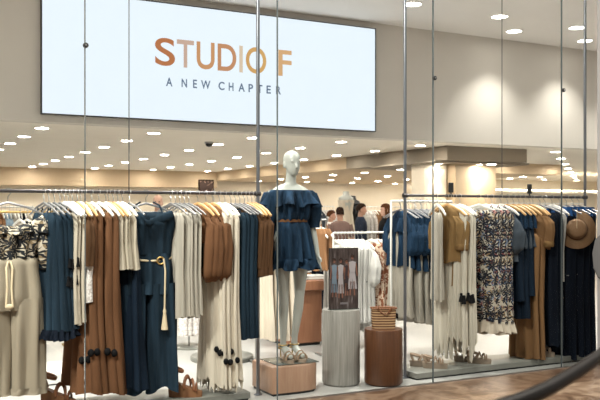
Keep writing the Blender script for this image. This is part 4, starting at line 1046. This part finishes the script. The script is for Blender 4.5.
# ================================================================== PEOPLE
def person(label, px, Y, H, face, top, legs, skin='skin', hair='hair_dark', style='short', sleeve='short', lean=0, arm='down'):
    """face: degrees the person is turned from looking at the street"""
    t = thing('person', label, 'person', (XP(px, Y), Y, 0), math.radians(face)); k = H / 1.75; t.scale = (k, k, k)
    B = MB()
    oval(B, [(.86, .13, .10, 0, 0), (.95, .165, .115, 0, 0), (1.05, .15, .105, 0, 0), (1.15, .145, .1, 0, 0), (1.28, .17, .115, 0, 0), (1.38, .19, .105, 0, .005), (1.44, .17, .075, 0, .01), (1.48, .08, .055, 0, .012)])
    oval(B, [(1.44, .06, .06, 0, .012), (1.50, .055, .056, 0, .008), (1.57, .055, .06, 0, 0)], 16, 2)
    head(B, 1.525, 1.0, -.01)
    arms = {}
    for s in (-1, 1):
        limb(B, [(s * .085, 0, .92), (s * .09, -.01, .70), (s * .09, 0, .48), (s * .09, .02, .30), (s * .09, .03, .09)], [.09, .078, .056, .055, .038])
        limb(B, [(s * .09, .045, .06), (s * .1, -.06, .045), (s * .105, -.16, .03)], [.042, .045, .032], 10)
        if arm == 'down': P = [(s * .185, .01, 1.41), (s * .225, .02, 1.27), (s * .24, .02, 1.12), (s * .25, -.06, .88)]
        else: P = [(s * .185, .01, 1.41), (s * .225, -.01, 1.27), (s * .235, -.03, 1.13), (s * .16, -.26, 1.18)]
        arms[s] = P
        limb(B, P, [.05, .044, .036, .026])
        hand(B, P[3], (0, -.2, -1) if arm == 'down' else (-s * .4, -1, .25), 1.0, s)
    body = fuse(B.build('body', M[skin], t), .0085, 3)
    for s in (-1, 1):
        MB().ball((s * .030, -.094, 1.645), (.011, .006, .007), 8, 6).build('eye', M['black'], t)
    hm = MB()
    cap = []
    for j in range(9):
        q = PI * .5 * j / 8
        r = max(.02, math.cos(q)) ** .62
        cap.append([(.082 * r * math.cos(a), .002 + .106 * r * math.sin(a), 1.66 + (.03 if math.sin(a) < -.2 and j < 2 else 0) + .104 * math.sin(q) - (0.05 * (1 - q / (PI * .5)) if math.sin(a) > .1 else 0)) for a in (2 * PI * i / 28 for i in range(28))])
    hm.loft(cap)
    if style == 'long':
        rings = []
        for j in range(16):
            u = j / 15; z = 1.72 - .48 * u
            w = .085 + .025 * math.sin(PI * u) ; 
            rings.append([(w * math.cos(a) * (1 + .06 * math.sin(7 * a)), .045 + .01 * u + (.07 - .025 * u) * math.sin(a) * (1 + .06 * math.sin(6 * a)), z) for a in (2 * PI * i / 36 for i in range(36))])
        hm.loft(rings)
        for s in (-1, 1): hm.tube([(s * .06, -.05, 1.735), (s * .088, -.04, 1.66), (s * .09, -.03, 1.54), (s * .085, -.03, 1.40)], [.02, .024, .028, .014], 10)
    if style != 'bald': hm.build('hair', M[hair], t, smooth=80)
    tp = MB(); oval(tp, [(.90, .178, .132, 0, 0), (1.05, .166, .124, 0, 0), (1.15, .162, .118, 0, 0), (1.28, .184, .13, 0, 0), (1.38, .202, .12, 0, .005), (1.445, .182, .088, 0, .01), (1.487, .09, .068, 0, .012)], 32); 
    shirt = tp.build('shirt', M[top], t, smooth=80)
    for s in (-1, 1):
        P = arms[s]; sl = MB()
        if sleeve == 'short': limb(sl, [P[0], P[1], tuple((np.array(P[1]) * .4 + np.array(P[2]) * .6))], [.064, .060, .056])
        else: limb(sl, [P[0], P[1], P[2], tuple(np.array(P[2]) * .1 + np.array(P[3]) * .9)], [.064, .058, .05, .038])
        sl.build('sleeve', M[top], shirt)
    tr = MB(); oval(tr, [(.78, .165, .12, 0, 0), (.95, .176, .128, 0, 0), (1.03, .165, .12, 0, 0)]); pants = tr.build('trousers', M[legs], t, smooth=80)
    for s in (-1, 1):
        lg = MB(); limb(lg, [(s * .085, 0, .9), (s * .09, -.01, .70), (s * .09, 0, .48), (s * .09, .02, .30), (s * .09, .03, .07)], [.096, .09, .072, .068, .058]); lg.build('trouser_leg', M[legs], pants)
        ft = MB(); limb(ft, [(s * .09, .06, .045), (s * .1, -.06, .045), (s * .106, -.18, .034)], [.045, .05, .036], 12); ft.build('shoe', M['black'], t)
    return t
person('person with short dark hair seen from behind in a dusty pink shirt', 340, 6.69, 1.58, 165, 'tee', 'navy', sleeve='short')
person('man in a dark navy suit with short dark hair facing right', 361, 7.6, 1.66, 62, 'suit', 'suit', hair='hair_dark', sleeve='long')
person('woman with long brown hair in a black top facing left', 386, 6.24, 1.64, -100, 'black_cloth', 'navy', skin='skin_light', hair='hair_brown', style='long', sleeve='long')
person('person with dark hair in a black top just right of the mannequin', 316, 4.9, 1.50, 130, 'black_cloth', 'navy', sleeve='long', style='short')
person('person with brown hair in a pale top looking down behind the pink shirt', 331, 8.5, 1.53, 60, 'lace', 'navy', hair='hair_brown', sleeve='long')
person('bald man in a grey blue shirt behind the denim jumpsuit', 158, 6.8, 1.77, -25, 'shirt_blue', 'navy', skin='skin_light', style='bald', sleeve='long')

# ================================================================== FOREGROUND
hp_ = [(-.1, -4.1), (.25, -4.0)]
pts = []
for px, py in ((480, 413), (515, 402.5), (530, 396.5), (548, 388.5), (562, 380.5), (580, 369.5), (600, 355.5), (614, 344), (626, 330)):
    d = (EYE - 1.03) * F / (py - 212)
    k = (px - 300) / F
    pts.append((d * (SA + k * CA), CAMY + d * (CA - k * SA), 1.03))
t = thing('handrail', 'black curved handrail in the near bottom corner of the mall', 'handrail', (pts[0][0], pts[0][1], 0))
o0 = pts[0]
MB().tube([(x - o0[0], y - o0[1], z) for x, y, z in pts], .0205, 16, 1.0).build('rail_tube', M['handrail'], t)
for q in (0, len(pts) - 1):
    x, y, z = pts[q]
    MB().tube([(x - o0[0], y - o0[1], 0), (x - o0[0], y - o0[1], 1.03)], .014, 12).build('post', M['handrail'], t)
    MB().lathe([(.045, 0), (.045, .008), (.016, .014)], 20, (x - o0[0], y - o0[1])).build('floor_flange', M['handrail'], t)
# dark grey rounded panel on the pillar
t = thing('wall_panel', 'dark grey rounded panel with black rim on the grey pillar', 'panel', (6.345, -.36, .76)); t.scale = (1, 1, 1.12)
xx = []
mb = MB()
ring = [(y, z) for y, z in ((.28, .10), (.33, .18), (.345, .30), (.31, .42), (.22, .48), (-.25, .52), (-.25, -.01), (.1, .03))]
mb.loft([[(-.05, y, z) for y, z in ring], [(0, y, z) for y, z in ring]]); mb.build('face', M['grey_panel'], t, smooth=30)
MB().tube([(-.03, y, z) for y, z in ((-.25, -.01), (.1, .03), (.28, .10), (.33, .18))], .018, 10).build('rim', M['black'], t)

# ================================================================== MALL LIGHT, CAMERA
w = bpy.data.worlds.new('mall'); S.world = w; w.use_nodes = True
bg = w.node_tree.nodes['Background']; bg.inputs[0].default_value = (1, .95, .88, 1); bg.inputs[1].default_value = .5
for i, (x, y) in enumerate(((-4.2, -2.6), (-.6, -3.4), (7.5, -3.0))):  # unseen area lights, added to light the clothes from the mall side
    ld = bpy.data.lights.new('added_mall_light', 'AREA'); ld.shape = 'RECTANGLE'; ld.size = 1.4; ld.size_y = .5; ld.energy = (1150, 420, 330)[i]; ld.color = (1, .94, .85)
    lo = bpy.data.objects.new('added_mall_light', ld); COL.objects.link(lo); lo.location = (x, y, 6.2); lo.rotation_euler = (Vector((2.2 + .25 * x, .3, 1.0)) - Vector((x, y, 6.2))).to_track_quat('-Z', 'Y').to_euler()
cd = bpy.data.cameras.new('camera'); cam = bpy.data.objects.new('camera', cd); COL.objects.link(cam)
cam.location = (0, CAMY, EYE); cam.rotation_euler = (math.radians(90), 0, math.radians(-27.7))
cd.sensor_width = 36; cd.lens = F / 600 * 36; cd.shift_y = 12 / 600; cd.clip_start = .05; cd.clip_end = 100
cd.dof.use_dof = True; cd.dof.focus_distance = 7.0; cd.dof.aperture_fstop = 4.0
S.camera = cam
S.view_settings.view_transform = 'Standard'; S.view_settings.look = 'None'; S.view_settings.gamma = 1; S.view_settings.exposure = 0
S.cycles.use_denoising = True
S.cycles.max_bounces = 7; S.cycles.diffuse_bounces = 4; S.cycles.transparent_max_bounces = 12
S.cycles.sample_clamp_indirect = 6; S.cycles.caustics_reflective = False; S.cycles.caustics_refractive = False
